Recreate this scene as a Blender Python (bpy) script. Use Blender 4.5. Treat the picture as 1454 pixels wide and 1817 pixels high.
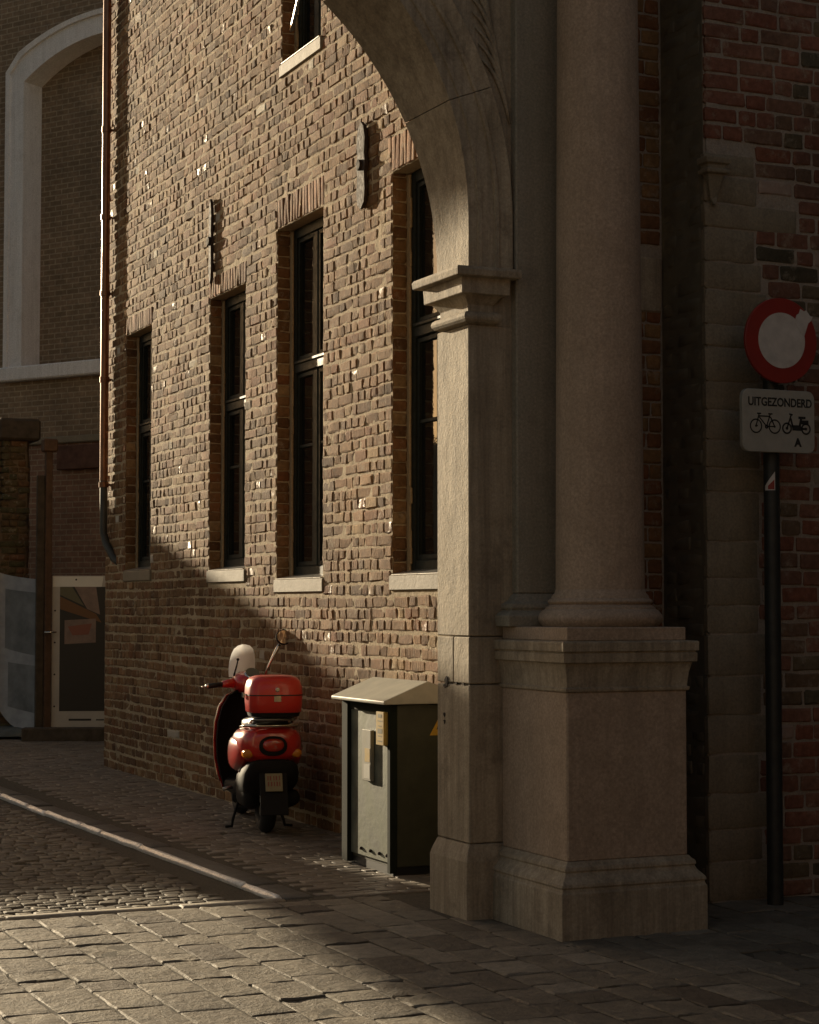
import bpy, bmesh, math, random
import numpy as np
from mathutils import Vector, Matrix

for o in list(bpy.data.objects):
    bpy.data.objects.remove(o)
SC = bpy.context.scene
COL = SC.collection
R = random.Random(7)
NR = np.random.default_rng(11)

# ------------------------------------------------------------------ camera
cam_d = bpy.data.cameras.new('camera')
cam = bpy.data.objects.new('camera', cam_d)
COL.objects.link(cam)
SC.camera = cam
cam_d.sensor_fit = 'VERTICAL'
cam_d.sensor_height = 36.0
cam_d.lens = 67.36
cam_d.clip_start = 0.1
cam_d.clip_end = 3000
YAW, PITCH = math.radians(24.228), math.radians(2.829)
fwd = Vector((math.sin(YAW) * math.cos(PITCH), math.cos(YAW) * math.cos(PITCH), math.sin(PITCH)))
cam.location = (0, 0, 1.65)
cam.rotation_euler = fwd.to_track_quat('-Z', 'Y').to_euler()

# ------------------------------------------------------------------ sky, sun, exposure
SUN = Vector((-0.19, 1.0, 0.2)).normalized()
world = bpy.data.worlds.new('World')
SC.world = world
world.use_nodes = True
wn, wl = world.node_tree.nodes, world.node_tree.links
wn.clear()
w_out = wn.new('ShaderNodeOutputWorld')
w_bg = wn.new('ShaderNodeBackground')
w_sky = wn.new('ShaderNodeTexSky')
w_sky.sky_type = 'NISHITA'
w_sky.sun_disc = False
w_sky.sun_elevation = math.asin(SUN.z)
w_sky.sun_rotation = math.atan2(SUN.x, SUN.y)
w_sky.dust_density = 2.0
w_bg.inputs['Strength'].default_value = 0.070
w_tint = wn.new('ShaderNodeMixRGB')
w_tint.blend_type = 'MULTIPLY'
w_tint.inputs['Fac'].default_value = 1.0
w_tint.inputs['Color2'].default_value = (1.0, 0.81, 0.66, 1)   # warm film balance, the same all over the sky
wl.new(w_sky.outputs[0], w_tint.inputs['Color1'])
wl.new(w_tint.outputs[0], w_bg.inputs['Color'])
wl.new(w_bg.outputs[0], w_out.inputs['Surface'])
sun_d = bpy.data.lights.new('sun', 'SUN')
sun_d.energy = 5.0
sun_d.angle = math.radians(0.5)
sun_d.color = (1.0, 0.82, 0.56)
sun = bpy.data.objects.new('sun', sun_d)
COL.objects.link(sun)
sun.rotation_euler = SUN.to_track_quat('Z', 'Y').to_euler()
sun.location = (-10, 40, 30)
vs = SC.view_settings
SC.display_settings.display_device = 'sRGB'
vs.view_transform = 'Standard'
vs.look = 'None'
vs.exposure = 0.70
vs.gamma = 1.0
vs.use_curve_mapping = False
SC.cycles.max_bounces = 6
SC.cycles.diffuse_bounces = 4
SC.cycles.glossy_bounces = 3
SC.cycles.transmission_bounces = 4
SC.cycles.sample_clamp_indirect = 4.0
SC.cycles.use_denoising = True

# ------------------------------------------------------------------ materials
def new_mat(name):
    m = bpy.data.materials.new(name)
    m.use_nodes = True
    nt = m.node_tree
    b = nt.nodes['Principled BSDF']
    return m, nt, b

def _noise(nt, scale, detail=4.0, rough=0.6, stretch=None, coord='pos'):
    n = nt.nodes.new('ShaderNodeTexNoise')
    n.inputs['Scale'].default_value = scale
    n.inputs['Detail'].default_value = detail
    n.inputs['Roughness'].default_value = rough
    g = nt.nodes.new('ShaderNodeNewGeometry')
    src = g.outputs['Position']
    if stretch:
        mp = nt.nodes.new('ShaderNodeMapping')
        mp.inputs['Scale'].default_value = stretch
        nt.links.new(src, mp.inputs['Vector'])
        src = mp.outputs[0]
    nt.links.new(src, n.inputs['Vector'])
    return n.outputs['Fac']

def _ramp(nt, fac, stops):
    r = nt.nodes.new('ShaderNodeValToRGB')
    el = r.color_ramp.elements
    while len(el) < len(stops):
        el.new(0.5)
    for e, (p, c) in zip(el, stops):
        e.position = p
        e.color = (c[0], c[1], c[2], 1) if not isinstance(c, (int, float)) else (c, c, c, 1)
    nt.links.new(fac, r.inputs['Fac'])
    return r.outputs['Color']

def _mix(nt, mode, fac, a, b):
    m = nt.nodes.new('ShaderNodeMixRGB')
    m.blend_type = mode
    for s, v in ((m.inputs['Fac'], fac), (m.inputs['Color1'], a), (m.inputs['Color2'], b)):
        if isinstance(v, (int, float)):
            s.default_value = v
        elif isinstance(v, tuple):
            s.default_value = (v[0], v[1], v[2], 1)
        else:
            nt.links.new(v, s)
    return m.outputs['Color']

def _bump(nt, b, h, dist, strength=1.0, prev=None):
    bp = nt.nodes.new('ShaderNodeBump')
    bp.inputs['Strength'].default_value = strength
    bp.inputs['Distance'].default_value = dist
    nt.links.new(h, bp.inputs['Height'])
    if prev is not None:
        nt.links.new(prev, bp.inputs['Normal'])
    nt.links.new(bp.outputs[0], b.inputs['Normal'])
    return bp.outputs[0]

def plain(name, c, rough=0.6, metal=0.0, spec=0.5, var=0.0, vscale=8.0, coat=0.0, bump=0.0, bscale=40.0):
    m, nt, b = new_mat(name)
    b.inputs['Base Color'].default_value = (*c, 1)
    b.inputs['Roughness'].default_value = rough
    b.inputs['Metallic'].default_value = metal
    b.inputs['Specular IOR Level'].default_value = spec
    b.inputs['Coat Weight'].default_value = coat
    b.inputs['Coat Roughness'].default_value = 0.06
    if var > 0:
        f = _noise(nt, vscale, 5)
        r = _ramp(nt, f, [(0.3, 1 - var), (0.7, 1 + var)])
        nt.links.new(_mix(nt, 'MULTIPLY', 1.0, c, r), b.inputs['Base Color'])
        nt.links.new(_ramp(nt, f, [(0.3, min(1, rough * 1.15)), (0.75, rough * 0.85)]), b.inputs['Roughness'])
    if bump > 0:
        _bump(nt, b, _noise(nt, bscale, 5, 0.7), bump)
    return m

def brick_mat(name, stops, rough=0.8, bump=0.006, bscale=45.0, moss=None):
    """colour comes from the per brick 'tint' attribute: r = hue, g = glaze, b = lime wash"""
    m, nt, b = new_mat(name)
    at = nt.nodes.new('ShaderNodeAttribute')
    at.attribute_name = 'tint'
    sp = nt.nodes.new('ShaderNodeSeparateColor')
    nt.links.new(at.outputs['Color'], sp.inputs[0])
    base = _ramp(nt, sp.outputs[0], stops)
    n1 = _noise(nt, 26, 5, 0.7)
    n2 = _noise(nt, 1.3, 3, 0.6)
    c = _mix(nt, 'MULTIPLY', 0.8, base, _ramp(nt, n1, [(0.3, 0.62), (0.7, 1.3)]))
    c = _mix(nt, 'MULTIPLY', 0.85, c, _ramp(nt, n2, [(0.32, 0.62), (0.68, 1.3)]))
    lime = _ramp(nt, _noise(nt, 9, 6, 0.75), [(0.55, 0.0), (0.72, 0.75)])
    c = _mix(nt, 'MIX', lime, c, (0.40, 0.34, 0.25))
    c = _mix(nt, 'MIX', sp.outputs[2], c, (0.62, 0.57, 0.48))
    nt.links.new(c, b.inputs['Base Color'])
    mr = nt.nodes.new('ShaderNodeMapRange')
    mr.inputs['To Min'].default_value = rough
    mr.inputs['To Max'].default_value = 0.34
    gl = _mix(nt, 'MULTIPLY', 1.0, sp.outputs[1], _ramp(nt, _noise(nt, 13, 3, 0.6), [(0.49, 0.0), (0.60, 1.0)]))
    nt.links.new(gl, mr.inputs['Value'])
    nt.links.new(mr.outputs[0], b.inputs['Roughness'])
    b.inputs['Specular IOR Level'].default_value = 0.22
    p = _bump(nt, b, _noise(nt, bscale, 5, 0.7, (1, 1, 0.4)), bump)
    _bump(nt, b, _noise(nt, bscale * 4, 3, 0.7), bump * 0.3, 1.0, p)
    return m

def stone_mat(name, c1, c2, rough=0.75, bump=0.003, streak=0.35, dirt=(0.10, 0.085, 0.06), dirt_amt=0.5, speck=1.0):
    m, nt, b = new_mat(name)
    n1 = _noise(nt, 3.0, 6, 0.65)
    c = _mix(nt, 'MIX', _ramp(nt, n1, [(0.35, 0.0), (0.68, 1.0)]), c1, c2)
    c = _mix(nt, 'MULTIPLY', 0.7, c, _ramp(nt, _noise(nt, 70, 4, 0.7), [(0.3, 1 - 0.35 * speck), (0.7, 1 + 0.28 * speck)]))
    st = _ramp(nt, _noise(nt, 1.0, 6, 0.75, (18, 18, 0.8)), [(0.42, 0.0), (0.70, streak)])
    c = _mix(nt, 'MIX', st, c, dirt)
    d2 = _ramp(nt, _noise(nt, 4.5, 8, 0.75), [(0.53, 0.0), (0.70, dirt_amt)])
    c = _mix(nt, 'MIX', d2, c, dirt)
    nt.links.new(c, b.inputs['Base Color'])
    b.inputs['Roughness'].default_value = rough
    p = _bump(nt, b, _noise(nt, 55, 5, 0.7), bump)
    _bump(nt, b, _noise(nt, 6, 5, 0.6), bump * 2.0, 1.0, p)
    return m

def tint_stone(name, stops, rough=0.7, bump=0.004, bscale=24.0):
    m, nt, b = new_mat(name)
    at = nt.nodes.new('ShaderNodeAttribute')
    at.attribute_name = 'tint'
    sp = nt.nodes.new('ShaderNodeSeparateColor')
    nt.links.new(at.outputs['Color'], sp.inputs[0])
    base = _ramp(nt, sp.outputs[0], stops)
    c = _mix(nt, 'MULTIPLY', 0.85, base, _ramp(nt, _noise(nt, 11, 6, 0.7), [(0.3, 0.62), (0.7, 1.28)]))
    c = _mix(nt, 'MULTIPLY', 0.6, c, _ramp(nt, _noise(nt, 90, 3, 0.7), [(0.3, 0.65), (0.7, 1.25)]))
    c = _mix(nt, 'MIX', _ramp(nt, _noise(nt, 2.4, 6, 0.7), [(0.54, 0.0), (0.72, 0.5)]), c, (0.07, 0.06, 0.045))
    nt.links.new(c, b.inputs['Base Color'])
    b.inputs['Roughness'].default_value = rough
    p = _bump(nt, b, _noise(nt, bscale, 6, 0.65), bump * 2)
    _bump(nt, b, _noise(nt, bscale * 5, 4, 0.7), bump * 0.5, 1.0, p)
    return m

M = {}
M['brick'] = brick_mat('brown_brick', [(0.0, (0.13, 0.066, 0.031)), (0.3, (0.20, 0.107, 0.048)), (0.6, (0.255, 0.143, 0.065)), (0.82, (0.205, 0.085, 0.036)), (1.0, (0.31, 0.20, 0.098))], 0.85, 0.009, 50)
M['mortar'] = stone_mat('lime_mortar', (0.38, 0.29, 0.175), (0.48, 0.375, 0.235), 0.9, 0.006, 0.1, (0.2, 0.16, 0.11), 0.35)
M['red_brick'] = brick_mat('old_red_brick', [(0.0, (0.23, 0.095, 0.06)), (0.35, (0.24, 0.12, 0.08)), (0.6, (0.19, 0.115, 0.078)), (0.8, (0.15, 0.115, 0.07)), (1.0, (0.10, 0.085, 0.055))], 0.85, 0.004, 60)
M['orange_brick'] = brick_mat('orange_brick', [(0.0, (0.22, 0.09, 0.04)), (0.5, (0.20, 0.10, 0.045)), (1.0, (0.27, 0.16, 0.07))], 0.85, 0.004, 60)
M['mossy_bricks'] = brick_mat('mossy_bricks', [(0.0, (0.15, 0.07, 0.035)), (0.4, (0.12, 0.085, 0.04)), (0.7, (0.075, 0.07, 0.035)), (1.0, (0.17, 0.08, 0.035))], 0.9, 0.008, 30)
M['shade_brick'] = plain('shade_toned_brick', (0.17, 0.15, 0.105), 0.9, var=0.2, vscale=6)  # tone holds the deep shade of the return wall
M['grey_mortar'] = stone_mat('grey_mortar', (0.34, 0.29, 0.23), (0.42, 0.36, 0.29), 0.95, 0.006, 0.1, (0.16, 0.13, 0.1), 0.3)
M['gate_stone'] = stone_mat('gate_stone', (0.36, 0.295, 0.205), (0.48, 0.40, 0.29), 0.8, 0.003, 0.7, (0.14, 0.11, 0.075), 0.7)
M['column_stone'] = stone_mat('column_stone', (0.41, 0.305, 0.215), (0.49, 0.37, 0.27), 0.82, 0.002, 0.3, (0.24, 0.18, 0.125), 0.4, 1.25)
M['pilaster_stone'] = stone_mat('pilaster_stone', (0.29, 0.265, 0.205), (0.34, 0.30, 0.235), 0.82, 0.002, 0.35, (0.16, 0.14, 0.105), 0.4, 1.2)
M['quoin_stone'] = stone_mat('quoin_stone', (0.26, 0.215, 0.145), (0.31, 0.26, 0.18), 0.85, 0.004, 0.3, (0.12, 0.1, 0.07), 0.5)
M['sill_stone'] = stone_mat('sill_stone', (0.19, 0.155, 0.10), (0.235, 0.19, 0.13), 0.7, 0.002, 0.2, (0.18, 0.15, 0.1), 0.3)
M['plaster'] = stone_mat('reveal_plaster', (0.36, 0.26, 0.14), (0.42, 0.31, 0.18), 0.85, 0.003, 0.2, (0.2, 0.14, 0.08), 0.3)
M['slab'] = tint_stone('paving_slab', [(0.0, (0.125, 0.10, 0.072)), (0.3, (0.195, 0.165, 0.12)), (0.7, (0.24, 0.205, 0.152)), (1.0, (0.31, 0.27, 0.205))], 0.7, 0.009, 18)
M['sett'] = tint_stone('road_sett', [(0.0, (0.12, 0.10, 0.075)), (0.5, (0.17, 0.145, 0.105)), (1.0, (0.22, 0.19, 0.14))], 0.7, 0.005, 30)
M['paver'] = tint_stone('pavement_brick', [(0.0, (0.15, 0.12, 0.09)), (0.5, (0.20, 0.165, 0.125)), (1.0, (0.24, 0.205, 0.165))], 0.65, 0.004, 30)
M['kerb'] = tint_stone('pale_kerb', [(0.0, (0.82, 0.80, 0.76)), (1.0, (0.88, 0.86, 0.82))], 0.34, 0.001, 40)
M['edging'] = tint_stone('pale_edging', [(0.0, (0.38, 0.34, 0.27)), (1.0, (0.46, 0.41, 0.33))], 0.7, 0.001, 40)
M['kerb_band'] = tint_stone('blue_stone_band', [(0.0, (0.09, 0.085, 0.075)), (1.0, (0.11, 0.105, 0.09))], 0.6, 0.003, 40)
M['joint'] = plain('joint_earth', (0.085, 0.072, 0.05), 0.95, var=0.35, vscale=60, bump=0.01, bscale=120)
M['ground'] = plain('bare_ground', (0.12, 0.10, 0.08), 0.95, var=0.3, vscale=3)
M['frame'] = plain('dark_green_paint', (0.012, 0.016, 0.012), 0.55, spec=0.25, var=0.2, vscale=20)
M['glass'] = plain('window_glass', (0.012, 0.013, 0.012), 0.04, spec=0.6, bump=0.0015, bscale=2.5)
M['iron'] = plain('rusted_iron', (0.035, 0.022, 0.016), 0.85, 0.0, var=0.4, vscale=30, bump=0.004)
M['zinc'] = plain('zinc_sill', (0.62, 0.60, 0.56), 0.3, 0.9, var=0.1, vscale=15)
M['copper'] = plain('copper_pipe', (0.20, 0.095, 0.055), 0.3, 0.7, var=0.2, vscale=6)
M['pipe_iron'] = plain('painted_iron_pipe', (0.05, 0.05, 0.042), 0.5, 0.0, var=0.2)
M['cab_green'] = plain('cabinet_green_paint', (0.045, 0.046, 0.026), 0.5, var=0.2, vscale=10)
M['cab_dark'] = plain('cabinet_dark_frame', (0.014, 0.018, 0.012), 0.8, spec=0.12)
M['cab_lid'] = plain('cabinet_lid_paint', (0.40, 0.385, 0.32), 0.42, var=0.18, vscale=7)
M['cab_green_grey'] = plain('grey_cover', (0.27, 0.26, 0.21), 0.45, var=0.2, vscale=12)
M['black'] = plain('matt_black', (0.008, 0.008, 0.008), 0.55)
M['rubber'] = plain('tyre_rubber', (0.012, 0.012, 0.011), 0.8, bump=0.002, bscale=80)
M['red'] = plain('scooter_red', (0.52, 0.022, 0.014), 0.28, spec=0.5, coat=1.0)
M['case_red'] = plain('top_case_red', (0.56, 0.03, 0.018), 0.36, spec=0.4, coat=0.5)
M['chrome'] = plain('chrome', (0.75, 0.70, 0.62), 0.12, 1.0)
M['steel'] = plain('dull_steel', (0.32, 0.31, 0.28), 0.4, 0.9)
M['seat'] = plain('seat_vinyl', (0.014, 0.012, 0.010), 0.42)
M['dark_plastic'] = plain('dark_plastic', (0.012, 0.011, 0.010), 0.75, spec=0.25)
M['tail_red'] = plain('tail_light_lens', (0.42, 0.03, 0.012), 0.12, coat=1.0)
M['amber'] = plain('amber_lens', (0.55, 0.2, 0.02), 0.2)
M['plate'] = plain('number_plate', (0.24, 0.20, 0.11), 0.5, var=0.1, vscale=30)
M['plate_ink'] = plain('number_plate_ink', (0.22, 0.05, 0.03), 0.5)
M['dial'] = plain('dial_face', (0.16, 0.17, 0.13), 0.25)
M['sign_red'] = plain('sign_red', (0.30, 0.03, 0.02), 0.45, var=0.1, vscale=9)
M['sign_white'] = plain('sign_white', (0.62, 0.58, 0.53), 0.5, var=0.14, vscale=14)
M['sun_patch_white'] = plain('poster_sun_patch_white', (0.82, 0.78, 0.68), 0.5, var=0.05, vscale=4)  # paler white for the sun patch painted on the poster board
M['sign_grey'] = plain('plate_white', (0.40, 0.385, 0.33), 0.5, var=0.1, vscale=14)
M['sign_ink'] = plain('sign_ink', (0.03, 0.03, 0.026), 0.5)
M['pole'] = plain('pole_paint', (0.028, 0.030, 0.026), 0.5, var=0.3, vscale=12)
M['yellow'] = plain('warning_yellow', (0.55, 0.32, 0.03), 0.45, var=0.12, vscale=25)
M['label_yellow'] = plain('label_yellow', (0.42, 0.28, 0.06), 0.45, var=0.2, vscale=25)
M['paper'] = plain('poster_white', (0.50, 0.45, 0.38), 0.6, var=0.08, vscale=5)
M['poster_blue'] = plain('poster_grey_blue', (0.16, 0.17, 0.18), 0.4, var=0.35, vscale=4)
M['poster_pale'] = plain('poster_pale_blue', (0.30, 0.31, 0.33), 0.5, var=0.2, vscale=6)
M['poster_dark'] = plain('poster_dark_print', (0.018, 0.016, 0.013), 0.4)
M['poster_olive'] = plain('poster_olive_print', (0.13, 0.115, 0.06), 0.45)
M['poster_orange'] = plain('poster_orange_print', (0.17, 0.075, 0.022), 0.45)
M['poster_pink'] = plain('poster_pink_print', (0.25, 0.17, 0.13), 0.5, var=0.2, vscale=10)
M['poster_red'] = plain('poster_red_print', (0.26, 0.09, 0.055), 0.5)
M['wood'] = plain('weathered_wood', (0.07, 0.05, 0.03), 0.8, var=0.3, vscale=9, bump=0.004)
M['rust_wood'] = plain('rust_brown_board', (0.10, 0.04, 0.02), 0.75, var=0.3, vscale=7)
M['post_wood'] = plain('orange_brown_post', (0.10, 0.05, 0.024), 0.7, var=0.3, vscale=10)
M['trim_white'] = stone_mat('white_trim', (0.76, 0.74, 0.74), (0.82, 0.80, 0.80), 0.8, 0.002, 0.25, (0.3, 0.27, 0.24), 0.25)
M['tarp'] = plain('grey_sheet', (0.10, 0.11, 0.10), 0.6, var=0.2)
M['render'] = plain('blocker_render', (0.45, 0.36, 0.26), 0.85, var=0.15, vscale=1)
M['blocker_dark_brick'] = plain('blocker_dark_brick', (0.075, 0.052, 0.036), 0.9, var=0.3, vscale=2)
M['rooftile'] = plain('roof_tile', (0.20, 0.08, 0.05), 0.8, var=0.25, vscale=4)
M['leaf'] = plain('leaf', (0.05, 0.075, 0.025), 0.6, var=0.4, vscale=3)
M['bark'] = plain('bark', (0.09, 0.07, 0.05), 0.9, var=0.3, vscale=12, bump=0.02)

def screen_mat():
    m, nt, b = new_mat('flyscreen_plastic')
    b.inputs['Base Color'].default_value = (0.85, 0.82, 0.78, 1)
    b.inputs['Roughness'].default_value = 0.25
    t = nt.nodes.new('ShaderNodeBsdfTranslucent')
    t.inputs['Color'].default_value = (0.95, 0.95, 0.93, 1)
    mx = nt.nodes.new('ShaderNodeMixShader')
    mx.inputs['Fac'].default_value = 0.8
    out = nt.nodes['Material Output']
    nt.links.new(b.outputs[0], mx.inputs[1])
    nt.links.new(t.outputs[0], mx.inputs[2])
    nt.links.new(mx.outputs[0], out.inputs['Surface'])
    return m
M['flyscreen'] = screen_mat()

def far_brick_mat(name, c1, c2, mortar, course=0.075, patch=0.5):
    """walls too far off to tell bricks apart: courses in the material"""
    m, nt, b = new_mat(name)
    uv = nt.nodes.new('ShaderNodeUVMap')
    br = nt.nodes.new('ShaderNodeTexBrick')
    br.inputs['Scale'].default_value = 1.0
    br.inputs['Brick Width'].default_value = 0.22
    br.inputs['Row Height'].default_value = course
    br.inputs['Mortar Size'].default_value = 0.009
    br.inputs['Bias'].default_value = 0.0
    br.inputs['Color1'].default_value = (*c1, 1)
    br.inputs['Color2'].default_value = (*c2, 1)
    br.inputs['Mortar'].default_value = (*mortar, 1)
    nt.links.new(uv.outputs[0], br.inputs['Vector'])
    c = _mix(nt, 'MULTIPLY', patch, br.outputs['Color'], _ramp(nt, _noise(nt, 1.1, 5, 0.7), [(0.3, 0.5), (0.7, 1.4)]))
    c = _mix(nt, 'MULTIPLY', 0.6, c, _ramp(nt, _noise(nt, 14, 4, 0.7), [(0.3, 0.6), (0.7, 1.35)]))
    nt.links.new(c, b.inputs['Base Color'])
    b.inputs['Roughness'].default_value = 0.9
    bp = nt.nodes.new('ShaderNodeBump')
    bp.inputs['Distance'].default_value = 0.01
    bp.invert = True
    nt.links.new(br.outputs['Fac'], bp.inputs['Height'])
    nt.links.new(bp.outputs[0], b.inputs['Normal'])
    return m
M['far_brick'] = far_brick_mat('far_brown_brick', (0.20, 0.14, 0.085), (0.26, 0.18, 0.115), (0.34, 0.27, 0.19))
M['far_red'] = far_brick_mat('far_red_brick', (0.20, 0.10, 0.06), (0.25, 0.14, 0.09), (0.30, 0.22, 0.15))

# ------------------------------------------------------------------ mesh helpers
class MB:
    def __init__(self):
        self.v = []; self.f = []; self.t = []; self.n = 0; self.uv = None
    def add(self, verts, faces, tint=None):
        verts = np.asarray(verts, float).reshape(-1, 3)
        o = self.n
        self.v.append(verts)
        self.f += [tuple(i + o for i in f) for f in faces]
        self.t.append(np.tile(np.array(tint if tint is not None else (0.5, 0, 0), float), (len(verts), 1)))
        self.n += len(verts)
        return self
    def box(self, x0, x1, y0, y1, z0, z1):
        v = [(x0, y0, z0), (x1, y0, z0), (x1, y1, z0), (x0, y1, z0), (x0, y0, z1), (x1, y0, z1), (x1, y1, z1), (x0, y1, z1)]
        return self.add(v, [(3, 2, 1, 0), (4, 5, 6, 7), (0, 1, 5, 4), (1, 2, 6, 5), (2, 3, 7, 6), (3, 0, 4, 7)])
    def obox(self, c, ax, ay, az, hx, hy, hz):
        c, ax, ay, az = [np.array(a, float) for a in (c, ax, ay, az)]
        v = []
        for sz in (-1, 1):
            for sx, sy in ((-1, -1), (1, -1), (1, 1), (-1, 1)):
                v.append(c + ax * sx * hx + ay * sy * hy + az * sz * hz)
        return self.add(v, [(3, 2, 1, 0), (4, 5, 6, 7), (0, 1, 5, 4), (1, 2, 6, 5), (2, 3, 7, 6), (3, 0, 4, 7)])
    def rings(self, rings, cap=True, closed=True):
        n = len(rings[0]); v = [p for r in rings for p in r]; f = []
        for i in range(len(rings) - 1):
            for j in range(n if closed else n - 1):
                k = (j + 1) % n
                f.append((i * n + j, i * n + k, (i + 1) * n + k, (i + 1) * n + j))
        if cap:
            f.append(tuple(reversed(range(n))))
            f.append(tuple((len(rings) - 1) * n + j for j in range(n)))
        return self.add(v, f)
    def lathe(self, c, prof, n=32):
        c = np.array(c, float)
        rs = [[c + np.array((r * math.cos(2 * math.pi * j / n), r * math.sin(2 * math.pi * j / n), z)) for j in range(n)] for z, r in prof]
        return self.rings(rs)
    def tube(self, pts, r, n=10, cap=True):
        pts = [Vector(p) for p in pts]
        rs = []
        rr = r if isinstance(r, (list, tuple)) else [r] * len(pts)
        up = None
        for i, p in enumerate(pts):
            d = (pts[min(i + 1, len(pts) - 1)] - pts[max(i - 1, 0)]).normalized()
            if up is None:
                up = Vector((0, 0, 1)) if abs(d.z) < 0.9 else Vector((1, 0, 0))
            a = d.cross(up).normalized()
            u2 = a.cross(d).normalized()
            up = u2
            rs.append([p + (a * math.cos(2 * math.pi * j / n) + u2 * math.sin(2 * math.pi * j / n)) * rr[i] for j in range(n)])
        return self.rings(rs, cap)
    def torus(self, c, axis, R0, r0, n=28, k=10, squash=1.0):
        axis = Vector(axis).normalized()
        a = axis.orthogonal().normalized(); b = axis.cross(a)
        c = Vector(c); rs = []
        for i in range(n):
            t = 2 * math.pi * i / n
            d = a * math.cos(t) + b * math.sin(t)
            rs.append([c + d * (R0 + r0 * math.cos(2 * math.pi * j / k)) + axis * (r0 * squash * math.sin(2 * math.pi * j / k)) for j in range(k)])
        rs.append(rs[0])
        return self.rings(rs, cap=False)
    def disc(self, c, axis, r, th, n=32, bev=0.0):
        axis = Vector(axis).normalized()
        a = axis.orthogonal().normalized(); b = axis.cross(a); c = Vector(c); rs = []
        prof = [(-th / 2, r), (th / 2, r)] if bev == 0 else [(-th / 2, r - bev), (-th / 2 + bev, r), (th / 2 - bev, r), (th / 2, r - bev)]
        for z, q in prof:
            rs.append([c + axis * z + (a * math.cos(2 * math.pi * j / n) + b * math.sin(2 * math.pi * j / n)) * q for j in range(n)])
        return self.rings(rs)
    def sphere(self, c, r, n=14, m=8, sx=1, sy=1, sz=1):
        rs = []
        for i in range(1, m):
            t = math.pi * i / m
            rs.append([(c[0] + sx * r * math.sin(t) * math.cos(2 * math.pi * j / n), c[1] + sy * r * math.sin(t) * math.sin(2 * math.pi * j / n), c[2] - sz * r * math.cos(t)) for j in range(n)])
        return self.rings(rs)
    def rectloft(self, x0, x1, y0, y1, prof):
        """mouldings with mitred corners round a rectangle: prof = [(z, outset)]"""
        rs = [[(x0 - o, y0 - o, z), (x1 + o, y0 - o, z), (x1 + o, y1 + o, z), (x0 - o, y1 + o, z)] for z, o in prof]
        return self.rings(rs)
    def build(self, name, mat, parent=None, smooth=False, bevel=0.0, seg=1, origin=None, local=False, angle=None, uvplane=None):
        V = np.concatenate(self.v) if self.v else np.zeros((0, 3))
        off = np.zeros(3)
        p = parent
        chain = []
        while p is not None:
            chain.append(p); p = p.parent
        base = np.zeros(3)
        if not local:
            for q in chain:
                base += np.array(q.location)
        org = np.array(origin, float) if origin is not None else (base.copy() if not local else np.zeros(3))
        me = bpy.data.meshes.new(name)
        me.from_pydata((V - org).tolist(), [], self.f)
        T = np.concatenate(self.t)
        if np.ptp(T, axis=0).any() or abs(T[0] - np.array((0.5, 0, 0))).any():
            a = me.color_attributes.new('tint', 'FLOAT_COLOR', 'POINT')
            a.data.foreach_set('color', np.concatenate([T, np.ones((len(T), 1))], 1).ravel())
        if bevel > 0:
            bm = bmesh.new(); bm.from_mesh(me)
            bmesh.ops.remove_doubles(bm, verts=bm.verts, dist=1e-5)
            bm.normal_update()
            es = [e for e in bm.edges if len(e.link_faces) == 2 and e.calc_face_angle(0) > 0.5]
            bmesh.ops.bevel(bm, geom=es, offset=bevel, segments=seg, affect='EDGES', profile=0.6, clamp_overlap=True)
            bm.to_mesh(me); bm.free()
        if uvplane:
            uvl = me.uv_layers.new(name='UVMap')
            vv = np.array([v.co for v in me.vertices]) + org
            li = np.array([l.vertex_index for l in me.loops])
            e1, e2 = np.array(uvplane[0]), np.array(uvplane[1])
            uvl.data.foreach_set('uv', np.stack([vv[li] @ e1, vv[li] @ e2], 1).ravel())
        if smooth:
            me.shade_smooth()
            if angle:
                me.set_sharp_from_angle(angle=math.radians(angle))
        me.materials.append(M[mat] if isinstance(mat, str) else mat)
        o = bpy.data.objects.new(name, me)
        COL.objects.link(o)
        if parent is not None:
            o.parent = parent
        if not local:
            o.location = org - base
        return o

def tag(o, label=None, cat=None, group=None, kind=None):
    if label: o['label'] = label
    if cat: o['category'] = cat
    if group: o['group'] = group
    if kind: o['kind'] = kind
    return o

def thing(name, loc, label, cat, group=None, rz=0.0):
    e = bpy.data.objects.new(name, None)
    e.empty_display_size = 0.2
    COL.objects.link(e)
    e.location = loc
    e.rotation_euler.z = rz
    return tag(e, label, cat, group)

def struct(o):
    o['kind'] = 'structure'
    return o

def sup(cx, cy, a, b, n=24, e=2.6):
    out = []
    for j in range(n):
        t = 2 * math.pi * j / n
        c, s = math.cos(t), math.sin(t)
        out.append((cx + a * math.copysign(abs(c) ** (2 / e), c), cy + b * math.copysign(abs(s) ** (2 / e), s)))
    return out

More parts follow.
